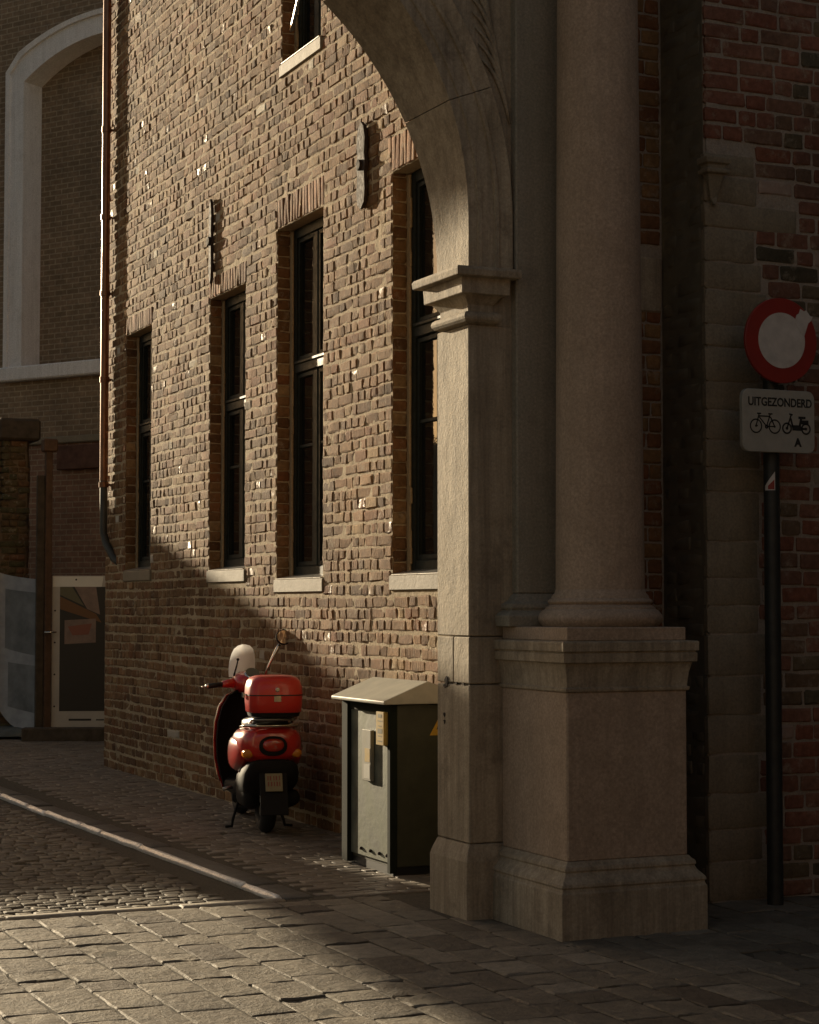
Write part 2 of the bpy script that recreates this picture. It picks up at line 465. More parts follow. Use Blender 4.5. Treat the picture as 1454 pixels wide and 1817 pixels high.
# ---- worn brick / stone: a rough front grid with rounded rim and a skirt
def piece_template(nu, nv):
    q = []
    for j in range(nv - 1):
        for i in range(nu - 1):
            a = j * nu + i
            q.append((a, a + 1, a + nu + 1, a + nu))
    ring = [i for i in range(nu)] + [nu * (j + 1) + nu - 1 for j in range(nv - 1)] + [nu * (nv - 1) + i for i in range(nu - 2, -1, -1)] + [nu * j for j in range(nv - 2, 0, -1)]
    base = nu * nv
    k = len(ring)
    for i in range(k):
        q.append((ring[i], base + i, base + (i + 1) % k, ring[(i + 1) % k]))
    return q, ring
TPL = {}
def piece(mb, c, es, et, en, w, h, tint, depth=0.03, rim=0.009, rough=0.004, tilt=0.02, nu=5, nv=4, round_=0.22, edge=0.012, proud=0.0):
    key = (nu, nv)
    if key not in TPL:
        TPL[key] = piece_template(nu, nv)
    faces, ring = TPL[key]
    eu, ev = min(0.3, edge / w), min(0.3, edge / h)
    us = np.concatenate([[-0.5], np.linspace(-0.5 + eu, 0.5 - eu, nu - 2), [0.5]])
    vs_ = np.concatenate([[-0.5], np.linspace(-0.5 + ev, 0.5 - ev, nv - 2), [0.5]])
    U, Vv = np.meshgrid(us, vs_)
    border = (abs(U) > 0.499) | (abs(Vv) > 0.499)
    corner = (abs(U) > 0.499) & (abs(Vv) > 0.499)
    S = U * w + NR.normal(0, 0.0025, U.shape)
    T = Vv * h + NR.normal(0, 0.0022, U.shape)
    S = np.where(corner, S * (1 - round_ * edge / w * 2), S)
    T = np.where(corner, T * (1 - round_ * edge / h * 2), T)
    N = proud + NR.normal(0, rough, U.shape) + U * NR.normal(0, tilt) * w * 1.0 + Vv * NR.normal(0, tilt) * h
    N = np.where(border, N - rim * NR.uniform(0.6, 1.3, U.shape), N)
    es, et, en, c = [np.asarray(a, float) for a in (es, et, en, c)]
    P = c + S.reshape(-1, 1) * es + T.reshape(-1, 1) * et + N.reshape(-1, 1) * en
    rs = P[ring] - en * (((P[ring] - c) @ en) + depth).reshape(-1, 1)
    mb.add(np.concatenate([P, rs]), faces, tint)
    return mb

def fill_course(a0, a1, rng, header, stretch, p_head=0.6, joint=0.011):
    """widths of the bricks from a0 to a1"""
    out = []; a = a0
    while a < a1 - 0.02:
        w = (header if rng.random() < p_head else stretch) * rng.uniform(0.9, 1.1)
        if a + w > a1 - 0.06:
            w = a1 - a
            if w > stretch * 1.25:
                w *= 0.5
        out.append((a + joint / 2, a + w - joint / 2))
        a += w
    return out

def grid_wall(mb, cells, mapf, step, amp):
    """mortar sheet: small uneven quads in each rectangle (a0,a1,z0,z1)"""
    for a0, a1, z0, z1 in cells:
        na, nz = max(1, int((a1 - a0) / step)), max(1, int((z1 - z0) / step))
        A, Z = np.meshgrid(np.linspace(a0, a1, na + 1), np.linspace(z0, z1, nz + 1))
        N = NR.normal(0, amp, A.shape)
        pts = [mapf(a, z, n) for a, z, n in zip(A.ravel(), Z.ravel(), N.ravel())]
        f = [(j * (na + 1) + i, j * (na + 1) + i + 1, (j + 1) * (na + 1) + i + 1, (j + 1) * (na + 1) + i) for j in range(nz) for i in range(na)]
        mb.add(pts, f)

def cells_around(a0, a1, z0, z1, holes):
    xs = sorted({a0, a1, *[min(max(h, a0), a1) for o in holes for h in o[:2]]})
    zs = sorted({z0, z1, *[min(max(h, z0), z1) for o in holes for h in o[2:4]]})
    out = []
    for xa, xb in zip(xs[:-1], xs[1:]):
        for za, zb in zip(zs[:-1], zs[1:]):
            cx, cz = (xa + xb) / 2, (za + zb) / 2
            if not any(o[0] < cx < o[1] and o[2] < cz < o[3] for o in holes):
                out.append((xa, xb, za, zb))
    return out

# picture position of a point: only used to pick which pieces show largest
_rt = np.array((math.cos(YAW), -math.sin(YAW), 0)); _fw = np.array(fwd); _up = np.cross(_rt, _fw)
def seen(p):
    d = np.asarray(p, float) - np.array((0, 0, 1.65))
    z = d @ _fw
    return 727 + 3400 * (d @ _rt) / z, 908.5 - 3400 * (d @ _up) / z, z

# =================================================================== GROUND
gm = MB()
gm.add([(-900, -900, -0.12), (900, -900, -0.12), (900, 900, -0.12), (-900, 900, -0.12)], [(0, 1, 2, 3)])
struct(gm.build('ground', 'ground'))

# foreground square of big worn slabs
SQ = MB(); SQ.box(-6, 12, -4, 10.18, -0.10, -0.006)
paving = struct(SQ.build('stone_paving', 'joint', origin=(3, 8, -0.016)))
slabs = []
xcol = -1.2
while xcol < 8.6:
    wcol = R.uniform(0.195, 0.255)
    y = 4.4 + R.uniform(0, 0.4)
    while y < 10.16:
        ln = R.choice([0.22, 0.28, 0.33, 0.38, 0.44]) * R.uniform(0.93, 1.07)
        y1 = min(y + ln, 10.16)
        if 10.16 - y1 < 0.16: y1 = 10.16
        cx, cy = xcol + wcol / 2, (y + y1) / 2
        blocked = (4.62 < cx < 5.45 and cy > 8.6) or (cx > 4.5 and cy > 9.25) or (cx > 5.95 and cy > 9.15)
        if not blocked:
            slabs.append((cx, cy, wcol - 0.014, y1 - y - 0.012))
        y = y1
    xcol += wcol
def slab_rank(s):
    px, py, z = seen((s[0], s[1], 0))
    ins = -60 < px < 1514 and py < 1880
    return (0 if ins else 1, z)
slabs.sort(key=slab_rank)
rest = MB()
for i, (cx, cy, w, l) in enumerate(slabs):
    tint = (min(1, max(0, R.gauss(0.5, 0.25))), 0, 0)
    mb = MB() if i < 300 else rest
    rgh = R.choice([0.0016, 0.0025, 0.004, 0.006])
    piece(mb, (cx, cy, R.gauss(0, 0.0016)), (1, 0, 0), (0, 1, 0), (0, 0, 1), w + 0.003, l + 0.001, tint, 0.03, 0.003, rgh * 0.5, 0.005, 6, 7, 0.3, 0.009)
    if i < 300:
        mb.build('paving_slab', 'slab', paving, smooth=True, angle=14, origin=(cx, cy, 0))
if rest.n:
    tag(rest.build('paving_slabs', 'slab', paving, smooth=True, angle=14), kind='stuff')
# thin flush edging stones between the slabs and the road
xe = -1.0
while xe < 3.8:
    w = min(R.uniform(0.7, 1.0), 3.83 - xe)
    mb = MB(); piece(mb, (xe + w / 2, 10.235, 0.006), (1, 0, 0), (0, 1, 0), (0, 0, 1), w - 0.008, 0.09, (R.random(), 0, 0), 0.05, 0.006, 0.0008, 0.003, 6, 4, 0.3, 0.01)
    mb.build('edging_stone', 'edging', paving, smooth=True, origin=(xe + w / 2, 10.235, 0))
    xe += w

# road of small setts
RD = MB(); RD.box(-6, 3.80, 10.182, 60, -0.10, -0.019)
road = struct(RD.build('road', 'joint', origin=(2, 14, -0.028)))
st = MB()
y = 10.29
while y < 30:
    d = R.uniform(0.075, 0.10)
    x = 0.9 + R.uniform(0, 0.1) + max(0, (y - 12) * 0.12)
    while x < 3.55:
        w = R.uniform(0.08, 0.14)
        if x + w > 3.6: break
        piece(st, (x + w / 2, y + d / 2, -0.012 + R.gauss(0, 0.0025)), (1, 0, 0), (0, 1, 0), (0, 0, 1), w - 0.008, d - 0.008, (min(1, max(0, R.gauss(0.5, 0.28))), 0, 0), 0.03, 0.004, 0.001, 0.02, 4, 4, 0.4, 0.010)
        x += w
    y += d
tag(st.build('setts', 'sett', road, smooth=True), kind='stuff')

# pavement beside the brick building, its brick pavers and kerb
PV = MB(); PV.box(3.802, 12, 10.182, 60, -0.10, -0.006)
pavement = struct(PV.build('pavement', 'joint', origin=(4.6, 14, -0.012)))
pv = MB()
y = 10.2
row = 0
while y < 27:
    d = R.uniform(0.092, 0.108)
    x = 4.06 + (0.0 if row % 2 else 0.1) + R.uniform(-0.02, 0.02)
    xmax = 5.30 if y < 19.6 else 6.9
    while x < xmax:
        w = R.uniform(0.19, 0.22)
        piece(pv, (x + w / 2, y + d / 2, R.gauss(0.0, 0.0018)), (1, 0, 0), (0, 1, 0), (0, 0, 1), w - 0.006, d - 0.005, (min(1, max(0, R.gauss(0.5, 0.25))), 0, 0), 0.03, 0.003, 0.0009, 0.012, 4, 4, 0.35, 0.009)
        x += w
    y += d; row += 1
tag(pv.build('pavers', 'paver', pavement, smooth=True), kind='stuff')
def kerbx(y):
    return 3.80 - 0.028 * (y - 10.2)
y = 10.25
while y < 27:
    ln = R.choice([0.55, 0.9, 1.0, 1.1, 1.9]) * R.uniform(0.95, 1.05)
    c = np.array((kerbx(y + ln / 2) - 0.0, y + ln / 2, 0.018 + R.gauss(0, 0.004)))
    dy = np.array((-0.028 + R.gauss(0, 0.006), 1, 0)); dy /= np.linalg.norm(dy)
    dx = np.array((dy[1], -dy[0], 0))
    kn = (-dx) * 0.6 + np.array((0, 0, 0.8)); ks = dx * 0.8 + np.array((0, 0, 0.6))
    mb = MB(); piece(mb, c, ks, dy, kn, 0.037, ln - 0.022, (R.random(), 0, 0), 0.06, 0.003, 0.0006, 0.003, 5, 8, 0.3, 0.008)
    mb.build('kerb_stone', 'kerb', pavement, smooth=True, origin=c)
    # darker blue stone band behind it
    c2 = c + dx * 0.13 + np.array((0, 0, -0.010))
    mb = MB(); piece(mb, c2, dx, dy, (0, 0, 1), 0.20, ln - 0.012, (R.random(), 0, 0), 0.05, 0.008, 0.001, 0.004, 5, 8, 0.4, 0.014)
    mb.build('band_stone', 'kerb_band', pavement, smooth=True, origin=c2)
    y += ln

# =================================================================== BRICK BUILDING (sunlit wall on the right of the street)
XW = 5.30
Y0, Y1, ZT = 9.9, 19.5, 8.2
wins = [  # y0, y1, z0, z1, lintel height
    (17.87, 18.76, 2.01, 4.39, 0.17),
    (15.13, 16.08, 1.965, 4.37, 0.18),
    (13.37, 14.37, 1.868, 4.68, 0.23),
    (11.07, 12.07, 1.868, 4.67, 0.24),
    (13.43, 14.28, 6.0, 8.3, 0.2),
]
bld = thing('brick_building', (6.5, 14.7, 0), 'long brown brick building with four tall dark windows, sunlit along the street', 'building')
holes = [w[:4] for w in wins]
sillz = 0.115
holes_b = [(w[0], w[1], w[2], w[3]) for w in wins] + [(w[0] - 0.03, w[1] + 0.03, w[2] - sillz, w[2]) for w in wins] + [(w[0] - 0.02, w[1] + 0.02, w[3], w[3] + w[4]) for w in wins]
mo = MB()
grid_wall(mo, cells_around(Y0, Y1, -0.05, ZT, holes), lambda a, z, n: (XW + 0.0045 - n, a, z), 0.045, 0.0013)
# flip so the faces look to the street
mo.f = [tuple(reversed(f)) for f in mo.f]
mo.add([(XW + 0.006, Y1, -0.05), (11, Y1, -0.05), (11, Y1, ZT), (XW + 0.006, Y1, ZT)], [(3, 2, 1, 0)])
mo.add([(XW + 0.006, Y0, ZT), (11, Y0, ZT), (11, Y1, ZT), (XW + 0.006, Y1, ZT)], [(0, 1, 2, 3)])
mo.add([(11, Y0, -0.05), (11, Y1, -0.05), (11, Y1, ZT), (11, Y0, ZT)], [(0, 1, 2, 3)])
mo.add([(XW + 0.006, Y0, -0.05), (11, Y0, -0.05), (11, Y0, ZT), (XW + 0.006, Y0, ZT)], [(0, 1, 2, 3)])
# the room behind, a dark box
mo.add([(XW + 1.6, Y0 + .05, 0), (XW + 1.6, Y1 - .05, 0), (XW + 1.6, Y1 - .05, ZT - .05), (XW + 1.6, Y0 + .05, ZT - .05)], [(3, 2, 1, 0)])
mo.build('wall', 'mortar', bld, smooth=True)

def brick_tint(lit=0.02, gloss=0.03, lim=0.0):
    r = min(1, max(0, R.gauss(0.5, 0.28)))
    g = R.uniform(0.45, 1.0) if R.random() < gloss else 0.0
    b = R.uniform(0.5, 1.0) if R.random() < lit else 0.0
    return (r, g, b)

bricks = []
nrow = int(ZT / 0.0865)
for i in range(nrow):
    z0 = i * 0.0865; zc = z0 + 0.043
    spans = [(Y0, Y1)]
    for h in holes_b:
        if h[2] - 0.02 < zc < h[3] + 0.02:
            ns = []
            for a, b in spans:
                if h[1] <= a or h[0] >= b: ns.append((a, b)); continue
                if h[0] - a > 0.03: ns.append((a, h[0]))
                if b - h[1] > 0.03: ns.append((h[1], b))
            spans = ns
    for a, b in spans:
        for p, q in fill_course(a, b, R, 0.122, 0.235, 0.72, 0.012):
            bricks.append(((p + q) / 2, zc + 0.006 * math.sin(i * 1.3 + p * 0.9) + 0.004 * math.sin(p * 2.3 + i * 0.35) + R.gauss(0, 0.0015), q - p, 0.0735 + R.gauss(0, 0.0025)))
def brank(b):
    px, py, z = seen((XW, b[0], b[1]))
    ins = 0 < px < 776 and 0 < py < 1500 and (py > 560 or px < 690 - max(0, 300 - py) * 0.35)
    return (0 if ins else 1, z)
bricks.sort(key=brank)
bw = MB()
for i, (yc, zc, w, h) in enumerate(bricks):
    mb = MB() if i < 300 else bw
    piece(mb, (XW - 0.001, yc, zc), (0, -1, 0), (0, 0, 1), (-1, 0, 0), w, h, brick_tint(0.004, 0.04 if w < 0.15 else 0.0), 0.03, 0.006, 0.0021, 0.027, 5, 4, 0.4, 0.011, R.gauss(0.0005, 0.0017))
    if i < 300:
        mb.build('brick', 'brick', bld, smooth=True, angle=16, origin=(XW, yc, zc))
tag(bw.build('brickwork', 'brick', bld, smooth=True, angle=16), kind='stuff')

# windows
def window(w, idx):
    y0, y1, z0, z1, lh = w
    d = 0.125
    # reveals
    rv = MB()
    zz = z0
    while zz < z1 - 0.01:
        zt = min(zz + 0.0865, z1)
        for yy, sgn in ((y1, -1), (y0, 1)):
            piece(rv, (XW + 0.058, yy + sgn * 0.002, (zz + zt) / 2), (sgn * -1, 0, 0), (0, 0, 1), (0, sgn, 0), 0.104, zt - zz - 0.01, brick_tint(0, 0), 0.02, 0.004, 0.0015, 0.02, 4, 4, 0.4, 0.01)
        zz = zt
    rv.build('reveal_bricks', 'brick', bld, smooth=True)['kind'] = 'stuff'
    core = MB()
    core.box(XW + 0.008, XW + 0.3, y1 + 0.0045, y1 + 0.02, z0, z1)
    core.box(XW + 0.008, XW + 0.3, y0 - 0.02, y0 - 0.0045, z0, z1)
    core.box(XW + 0.008, XW + 0.3, y0, y1, z1 - 0.004, z1 + 0.02)
    core.box(XW + 0.02, XW + 0.3, y0, y1, z0 - 0.02, z0 + 0.004)
    core.build('reveal', 'mortar', bld)
    pl = MB()
    pl.box(XW + 0.108, XW + 0.124, y1 - 0.05 - 0.01 * math.sin(idx), y1 - 0.006, z0 + 0.005, z1 - 0.02)
    for k in range(14):
        zc = z0 + (k + 0.5) * (z1 - z0 - 0.1) / 14 + R.uniform(-0.05, 0.05)
        pl.box(XW + 0.106, XW + 0.1235, y1 - 0.05 - R.uniform(0.002, 0.022), y1 - 0.03, zc - R.uniform(0.03, 0.09), zc + R.uniform(0.03, 0.08))
    pl.build('plaster_edge', 'plaster', bld, bevel=0.004)
    fx0, fx1 = XW + d, XW + d + 0.07
    zt = z0 + (z1 - z0) * 0.60
    fr = MB()
    fw_ = 0.065
    fr.box(fx0, fx1, y1 - 0.05 - fw_, y1 - 0.045, z0 + 0.03, z1 - 0.01)
    fr.box(fx0, fx1, y0 + 0.01, y0 + 0.02 + fw_, z0 + 0.03, z1 - 0.01)
    fr.box(fx0, fx1, y0 + 0.085, y1 - 0.115, z1 - 0.09, z1 - 0.01)
    fr.box(fx0, fx1, y0 + 0.085, y1 - 0.115, z0 + 0.03, z0 + 0.10)
    fo = fr.build('window', 'frame', bld, bevel=0.006)
    ym = (y0 + y1) / 2 - 0.02
    tr = MB(); tr.box(fx0 - 0.008, fx1 - 0.002, y0 + 0.085, y1 - 0.115, zt - 0.05, zt + 0.05)
    tr.box(fx0 - 0.022, fx0 - 0.008, y0 + 0.085, y1 - 0.113, zt + 0.02, zt + 0.05)
    tr.build('transom', 'frame', fo, bevel=0.008)
    mu = MB()
    mu.box(fx0 + 0.004, fx1 - 0.004, ym - 0.04, ym + 0.04, z0 + 0.102, zt - 0.052)
    mu.box(fx0 + 0.004, fx1 - 0.004, ym - 0.04, ym + 0.04, zt + 0.052, z1 - 0.092)
    mu.build('mullion', 'frame', fo, bevel=0.008)
    sash = MB()
    for (a, b, c, e) in ((y0 + 0.088, ym - 0.043, z0 + 0.103, zt - 0.053), (ym + 0.043, y1 - 0.118, z0 + 0.103, zt - 0.053), (y0 + 0.088, ym - 0.043, zt + 0.053, z1 - 0.093), (ym + 0.043, y1 - 0.118, zt + 0.053, z1 - 0.093)):
        s = 0.035
        sash.box(fx0 + 0.012, fx1 - 0.01, a, a + s, c, e); sash.box(fx0 + 0.012, fx1 - 0.01, b - s, b, c, e)
        sash.box(fx0 + 0.012, fx1 - 0.01, a + s, b - s, c, c + s); sash.box(fx0 + 0.012, fx1 - 0.01, a + s, b - s, e - s, e)
        if c < zt - 0.5 and e < zt:
            zm = c + (e - c) * 0.62
            sash.box(fx0 + 0.016, fx1 - 0.014, a + s, b - s, zm - 0.013, zm + 0.013)
    sash.build('sash', 'frame', fo, bevel=0.004)
    for (a, b, c, e) in ((y0 + 0.1, ym - 0.05, z0 + 0.11, zt - 0.06), (ym + 0.05, y1 - 0.13, z0 + 0.11, zt - 0.06), (y0 + 0.1, ym - 0.05, zt + 0.06, z1 - 0.1), (ym + 0.05, y1 - 0.13, zt + 0.06, z1 - 0.1)):
        g = MB(); g.box(fx0 + 0.034, fx0 + 0.040, a, b, c, e)
        g.build('pane', 'glass', fo, origin=(fx0 + 0.037, (a + b) / 2, (c + e) / 2))
    # sill: stone block and sloping zinc apron on top
    si = MB(); si.box(XW - 0.014, XW + 0.12, y0 - 0.028, y1 + 0.028, z0 - sillz + 0.006, z0 - 0.003)
    si.build('sill', 'sill_stone', bld, bevel=0.008)
    zn = MB()
    zn.add([(XW - 0.012, y0 + 0.012, z0 + 0.004), (XW - 0.012, y1 - 0.012, z0 + 0.004), (XW + d, y1 - 0.012, z0 + 0.035), (XW + d, y0 + 0.012, z0 + 0.035),
            (XW - 0.012, y0 + 0.012, z0 - 0.001), (XW - 0.012, y1 - 0.012, z0 - 0.001), (XW + d, y1 - 0.012, z0 + 0.012), (XW + d, y0 + 0.012, z0 + 0.012)],
           [(3, 2, 1, 0), (4, 5, 6, 7), (0, 1, 5, 4), (1, 2, 6, 5), (2, 3, 7, 6), (3, 0, 4, 7)])
    zn.build('sill_apron', 'zinc', bld)
    # soldier course
    a = y0 - 0.015
    lm = MB()
    while a < y1 + 0.01:
        ww = R.uniform(0.058, 0.072)
        piece(lm, (XW - 0.002, a + ww / 2, z1 + lh / 2 + 0.003), (0, -1, 0), (0, 0, 1), (-1, 0, 0), ww - 0.005, lh - 0.006, (min(1, max(0, R.gauss(0.78, 0.08))), 0, 0), 0.03, 0.003, 0.001, 0.02, 4, 4, 0.3, 0.007, R.gauss(0.0, 0.001))
        a += ww
    lm.build('lintel', 'brick', bld, smooth=True)
    # brick undersides of the lintel
for i, w in enumerate(wins):
    window(w, i)
# an open vent bar in the upper window
vb = MB(); vb.tube([(XW + 0.06, 14.22, 6.27), (XW - 0.10, 13.5, 6.52)], 0.016)
vb.build('stay_bar', 'zinc', bld)

# iron wall anchors
def anchor(yc, z0, z1, wide):
    a = MB()
    n = 9
    prof = [(0.0, 0.25), (0.06, 0.8), (0.2, 1.0), (0.40, 0.85), (0.5, 1.05), (0.62, 0.85), (0.8, 1.0), (0.94, 0.7), (1.0, 0.12)]
    rs = []
    for t, k in prof:
        z = z0 + (z1 - z0) * t
        hw = wide * k / 2
        rs.append([(XW - 0.040, yc - hw, z), (XW - 0.030, yc + hw, z), (XW - 0.012, yc + hw, z), (XW - 0.012, yc - hw, z)])
    a.rings(rs)
    a.disc((XW - 0.042, yc, (z0 + z1) / 2), (1, 0, 0), 0.04, 0.03, 12)
    return a.build('wall_anchor', 'iron', bld, bevel=0.003)
anchor(12.56, 4.50, 5.13, 0.18)
anchor(15.99, 4.49, 5.24, 0.10)

# downpipe at the far corner
XP, YP = 5.232, 19.33
dp = MB()
dp.tube([(XP, YP, 8.2), (XP, YP, 6.9), (XP, YP, 4.2), (XP, YP, 2.95)], 0.043, 16)
dpo = dp.build('downpipe', 'copper', bld, smooth=True, angle=50)
lo = MB()
lo.tube([(XP, YP, 2.95), (XP, YP, 2.42), (XP + 0.02, YP - 0.03, 2.30), (XP + 0.06, YP - 0.20, 2.14), (XP + 0.14, YP - 0.30, 2.06)], 0.04, 14)
lo.build('pipe_foot', 'pipe_iron', dpo, smooth=True, angle=50)
for z in (6.62, 5.70, 4.9, 4.0, 2.91):
    c = MB(); c.lathe((XP, YP, z), [(-0.03, 0.044), (-0.028, 0.052), (0.028, 0.052), (0.03, 0.044)], 16)
    c.box(XP + 0.03, XW, YP - 0.012, YP + 0.012, z - 0.012, z + 0.012)
    c.build('pipe_collar', 'copper', dpo, smooth=True, angle=40)

# =================================================================== STONE GATEWAY
gate = thing('stone_gateway', (4.9, 9.2, 0), 'weathered stone gateway with round arch, column and panelled pedestal', 'gateway')
PX0, PY0, PY1 = 4.488, 9.2, 9.6
# pier, stone by stone
def pier_stone(z0, z1, out=0.0, x1=5.36, x0=None, nm='pier_stone'):
    m_ = MB(); m_.box((PX0 if x0 is None else x0) - out, x1, PY0 - out, PY1 + out, z0 + 0.002, z1 - 0.002)
    return m_.build(nm, 'gate_stone', gate, bevel=0.006, origin=(PX0, PY0, z0))
pm = MB(); pm.rectloft(PX0, 5.36, PY0, PY1, [(-0.02, 0.032), (0.30, 0.032), (0.335, 0.022), (0.39, 0.0)])
pm.build('pier_plinth', 'gate_stone', gate, bevel=0.004)
pier_stone(0.392, 1.235)
b1 = MB(); b1.box(PX0, 5.36, PY0, 9.392, 1.2385, 1.488); b1.build('pier_stone', 'gate_stone', gate, bevel=0.006, origin=(PX0, PY0, 1.24))
b2 = MB(); b2.box(PX0, 5.36, 9.396, PY1, 1.2385, 1.488); b2.build('pier_stone', 'gate_stone', gate, bevel=0.006, origin=(PX0, 9.4, 1.24))
pier_stone(1.49, 3.17)
for (yy, zz, hw_, hh_) in ((9.478, 1.243, 0.022, 0.028), (9.50, 1.218, 0.014, 0.010), (9.505, 1.062, 0.010, 0.010), (9.505, 1.026, 0.010, 0.010), (9.36, 1.238, 0.02, 0.007), (9.27, 1.236, 0.016, 0.006)):
    m_ = MB(); m_.disc((PX0 - 0.001, yy, zz), (1, 0, 0), 1.0, 0.008, 9)
    v_ = m_.v[0]; v_[:, 1] = yy + (v_[:, 1] - yy) * hw_; v_[:, 2] = zz + (v_[:, 2] - zz) * hh_; v_[:, 1:] += NR.normal(0, 0.003, v_[:, 1:].shape)
    m_.build('hole_disc', 'iron', gate)  # dark discs standing in for holes in the stone
# impost
im = MB(); im.rectloft(PX0, 4.625, PY0, 9.54, [(3.168, 0.0), (3.176, 0.030), (3.19, 0.042), (3.205, 0.046), (3.222, 0.04), (3.232, 0.026), (3.234, 0.006), (3.272, 0.006), (3.29, 0.02), (3.318, 0.042), (3.322, 0.07), (3.325, 0.074), (3.408, 0.078), (3.410, 0.118), (3.414, 0.122), (3.445, 0.126), (3.460, 0.118), (3.464, 0.0)])
im.build('impost', 'gate_stone', gate, bevel=0.002)
m_ = MB(); m_.box(4.60, 5.36, 9.203, 9.597, 3.167, 3.468); m_.build('pier_core', 'gate_stone', gate)
# pilaster behind the column
pl = MB(); pl.box(4.748, 5.33, 9.142, 9.5, 1.72, 9.5); pl.build('pilaster', 'pilaster_stone', gate, bevel=0.008)
pl2 = MB(); pl2.rectloft(4.748, 5.33, 9.142, 9.5, [(1.545, 0.10), (1.60, 0.105), (1.618, 0.085), (1.63, 0.06), (1.645, 0.07), (1.665, 0.065), (1.68, 0.035), (1.72, 0.0)])
pl2.build('pilaster_base', 'pilaster_stone', gate, bevel=0.003)
# arch: voussoirs lofted between a front and a back circle
CF, RF, ZF = PX0 - 1.78, 1.78, 3.75
CB, RB, ZB = PX0 - 1.87, 1.87, 3.50
RO = 2.03
def arc_pts(a):
    """front inner, back inner, front outer, for angle a from the right springing (below the spring: straight stilt)"""
    if a <= 0:
        fi = (PX0, PY0, 3.464); bi = (PX0, PY1, 3.464); fo = (CF + RO, PY0, 3.464); bo = (CF + RO, PY1, 3.464)
    else:
        fi = (CF + RF * math.cos(a), PY0, ZF + RF * math.sin(a)); bi = (CB + RB * math.cos(a), PY1, ZB + RB * math.sin(a))
        fo = (CF + RO * math.cos(a), PY0, ZF + RO * math.sin(a)); bo = (CF + RO * math.cos(a), PY1, ZF + RO * math.sin(a))
    return fi, bi, fo, bo
cuts = [0, math.radians(20.5), math.radians(45), math.radians(68), math.radians(90), math.radians(112), math.radians(135), math.radians(160), math.pi]
def arc_band(a0, a1, gap):
    """one voussoir with its moulded face: profile across the radius"""
    n = max(8, int((a1 - a0) / 0.04))
    mouldr = [(0.0, 0.0), (0.052, 0.0), (0.056, -0.012), (0.074, -0.012), (0.078, -0.004), (0.15, -0.006), (0.154, -0.022), (0.172, -0.026), (0.178, -0.014), (0.225, -0.03), (0.248, -0.038), (0.25, 0.0)]
    rs = []
    aa = [a0 + gap + (a1 - a0 - 2 * gap) * i / n for i in range(n + 1)]
    steps = []
    if a0 == 0:
        steps.append('stilt')
    steps += aa
    for s in steps:
        if s == 'stilt' or (s == aa[0] and a0 == 0):
            zf = 3.466 if s == 'stilt' else ZF; zb = 3.466 if s == 'stilt' else ZB
            ca, sa = 1.0, 0.0
        else:
            zf, zb = ZF, ZB; ca, sa = math.cos(s), math.sin(s)
        sb_ = 0.0 if isinstance(s, str) or (s == aa[0] and a0 == 0) else s + math.radians(5.9) * min(1, s / math.radians(20.5), (math.pi - s) / math.radians(20.5))
        cab_, sab_ = math.cos(sb_), math.sin(sb_)
        ring = []
        for r_, d in mouldr:
            ring.append((CF + (RF + r_) * ca, PY0 + d, zf + (RF + r_) * sa))
        ring.append((CF + (RF + 0.25) * ca, PY1, zf + (RF + 0.25) * sa))
        ring.append((CB + RB * cab_, PY1, zb + RB * sab_))
        rs.append(ring)
    m_ = MB(); m_.rings(rs)
    mid = rs[len(rs) // 2][0]
    o = m_.build('voussoir', 'gate_stone', gate, smooth=True, angle=28, origin=mid)
    return o
for a0, a1 in zip(cuts[:-1], cuts[1:]):
    if a1 < math.pi - 0.01:
        arc_band(a0, a1, 0.0012)
    else:
        arc_band(a0, a1, 0.0012)
# spandrel wall above the arch, with carved leaf relief beside the pilaster
sp = MB()
na = 30
inner = [(CF + (RO - 0.01) * math.cos(math.pi * i / na), ZF + (RO - 0.01) * math.sin(math.pi * i / na)) for i in range(na + 1)]
xr, xl, zt = 4.75, CF - RF - 0.26, 6.6
for i in range(na):
    (xa, za), (xb, zb) = inner[i], inner[i + 1]
    for yv, flip in ((PY0 + 0.004, False), (PY1 - 0.004, True)):
        q = [(xa, yv, za), (xb, yv, zb), (xb, yv, zt), (xa, yv, zt)]
        sp.add(q, [(0, 1, 2, 3) if flip else (3, 2, 1, 0)])
sp.add([(xr, PY0 + .004, 3.464), (xr, PY0 + .004, zt), (inner[0][0], PY0 + .004, zt), (inner[0][0], PY0 + .004, 3.464)], [(0, 1, 2, 3)])
sp.box(xl - 0.6, 5.36, PY0 + 0.002, PY1 - 0.002, zt, zt + 0.5)
sp.build('spandrel', 'gate_stone', gate)
rel = MB()
for k in range(9):   # carved foliage in low relief
    x0 = 4.735 - 0.012 * k; z0 = 4.28 + 0.085 * k
    pts = []
    for i in range(7):
        t = i / 6
        pts.append((x0 - 0.07 * t - 0.10 * t * t - 0.006 * k, PY0 - 0.004, z0 + 0.30 * t + 0.06 * math.sin(2.5 * t)))
    if all((p[0] - CF) ** 2 + (p[2] - ZF) ** 2 > (RO + 0.004) ** 2 for p in pts):
        rel.tube(pts, [0.004, 0.012, 0.016, 0.016, 0.013, 0.009, 0.003], 6)
if rel.n:
    rel.build('carved_foliage', 'gate_stone', gate, smooth=True)
en = MB(); en.rectloft(xl - 0.6, 5.5, 9.1, PY1, [(7.1, 0.0), (7.3, 0.05), (7.32, 0.2), (7.6, 0.25), (7.65, 0.1), (8.6, 0.05)])
en.build('entablature', 'gate_stone', gate)
lp = MB(); lp.box(xl - 0.6, CF - RF, PY0, PY1, -0.02, 6.6); lp.build('far_pier', 'gate_stone', gate, bevel=0.006)

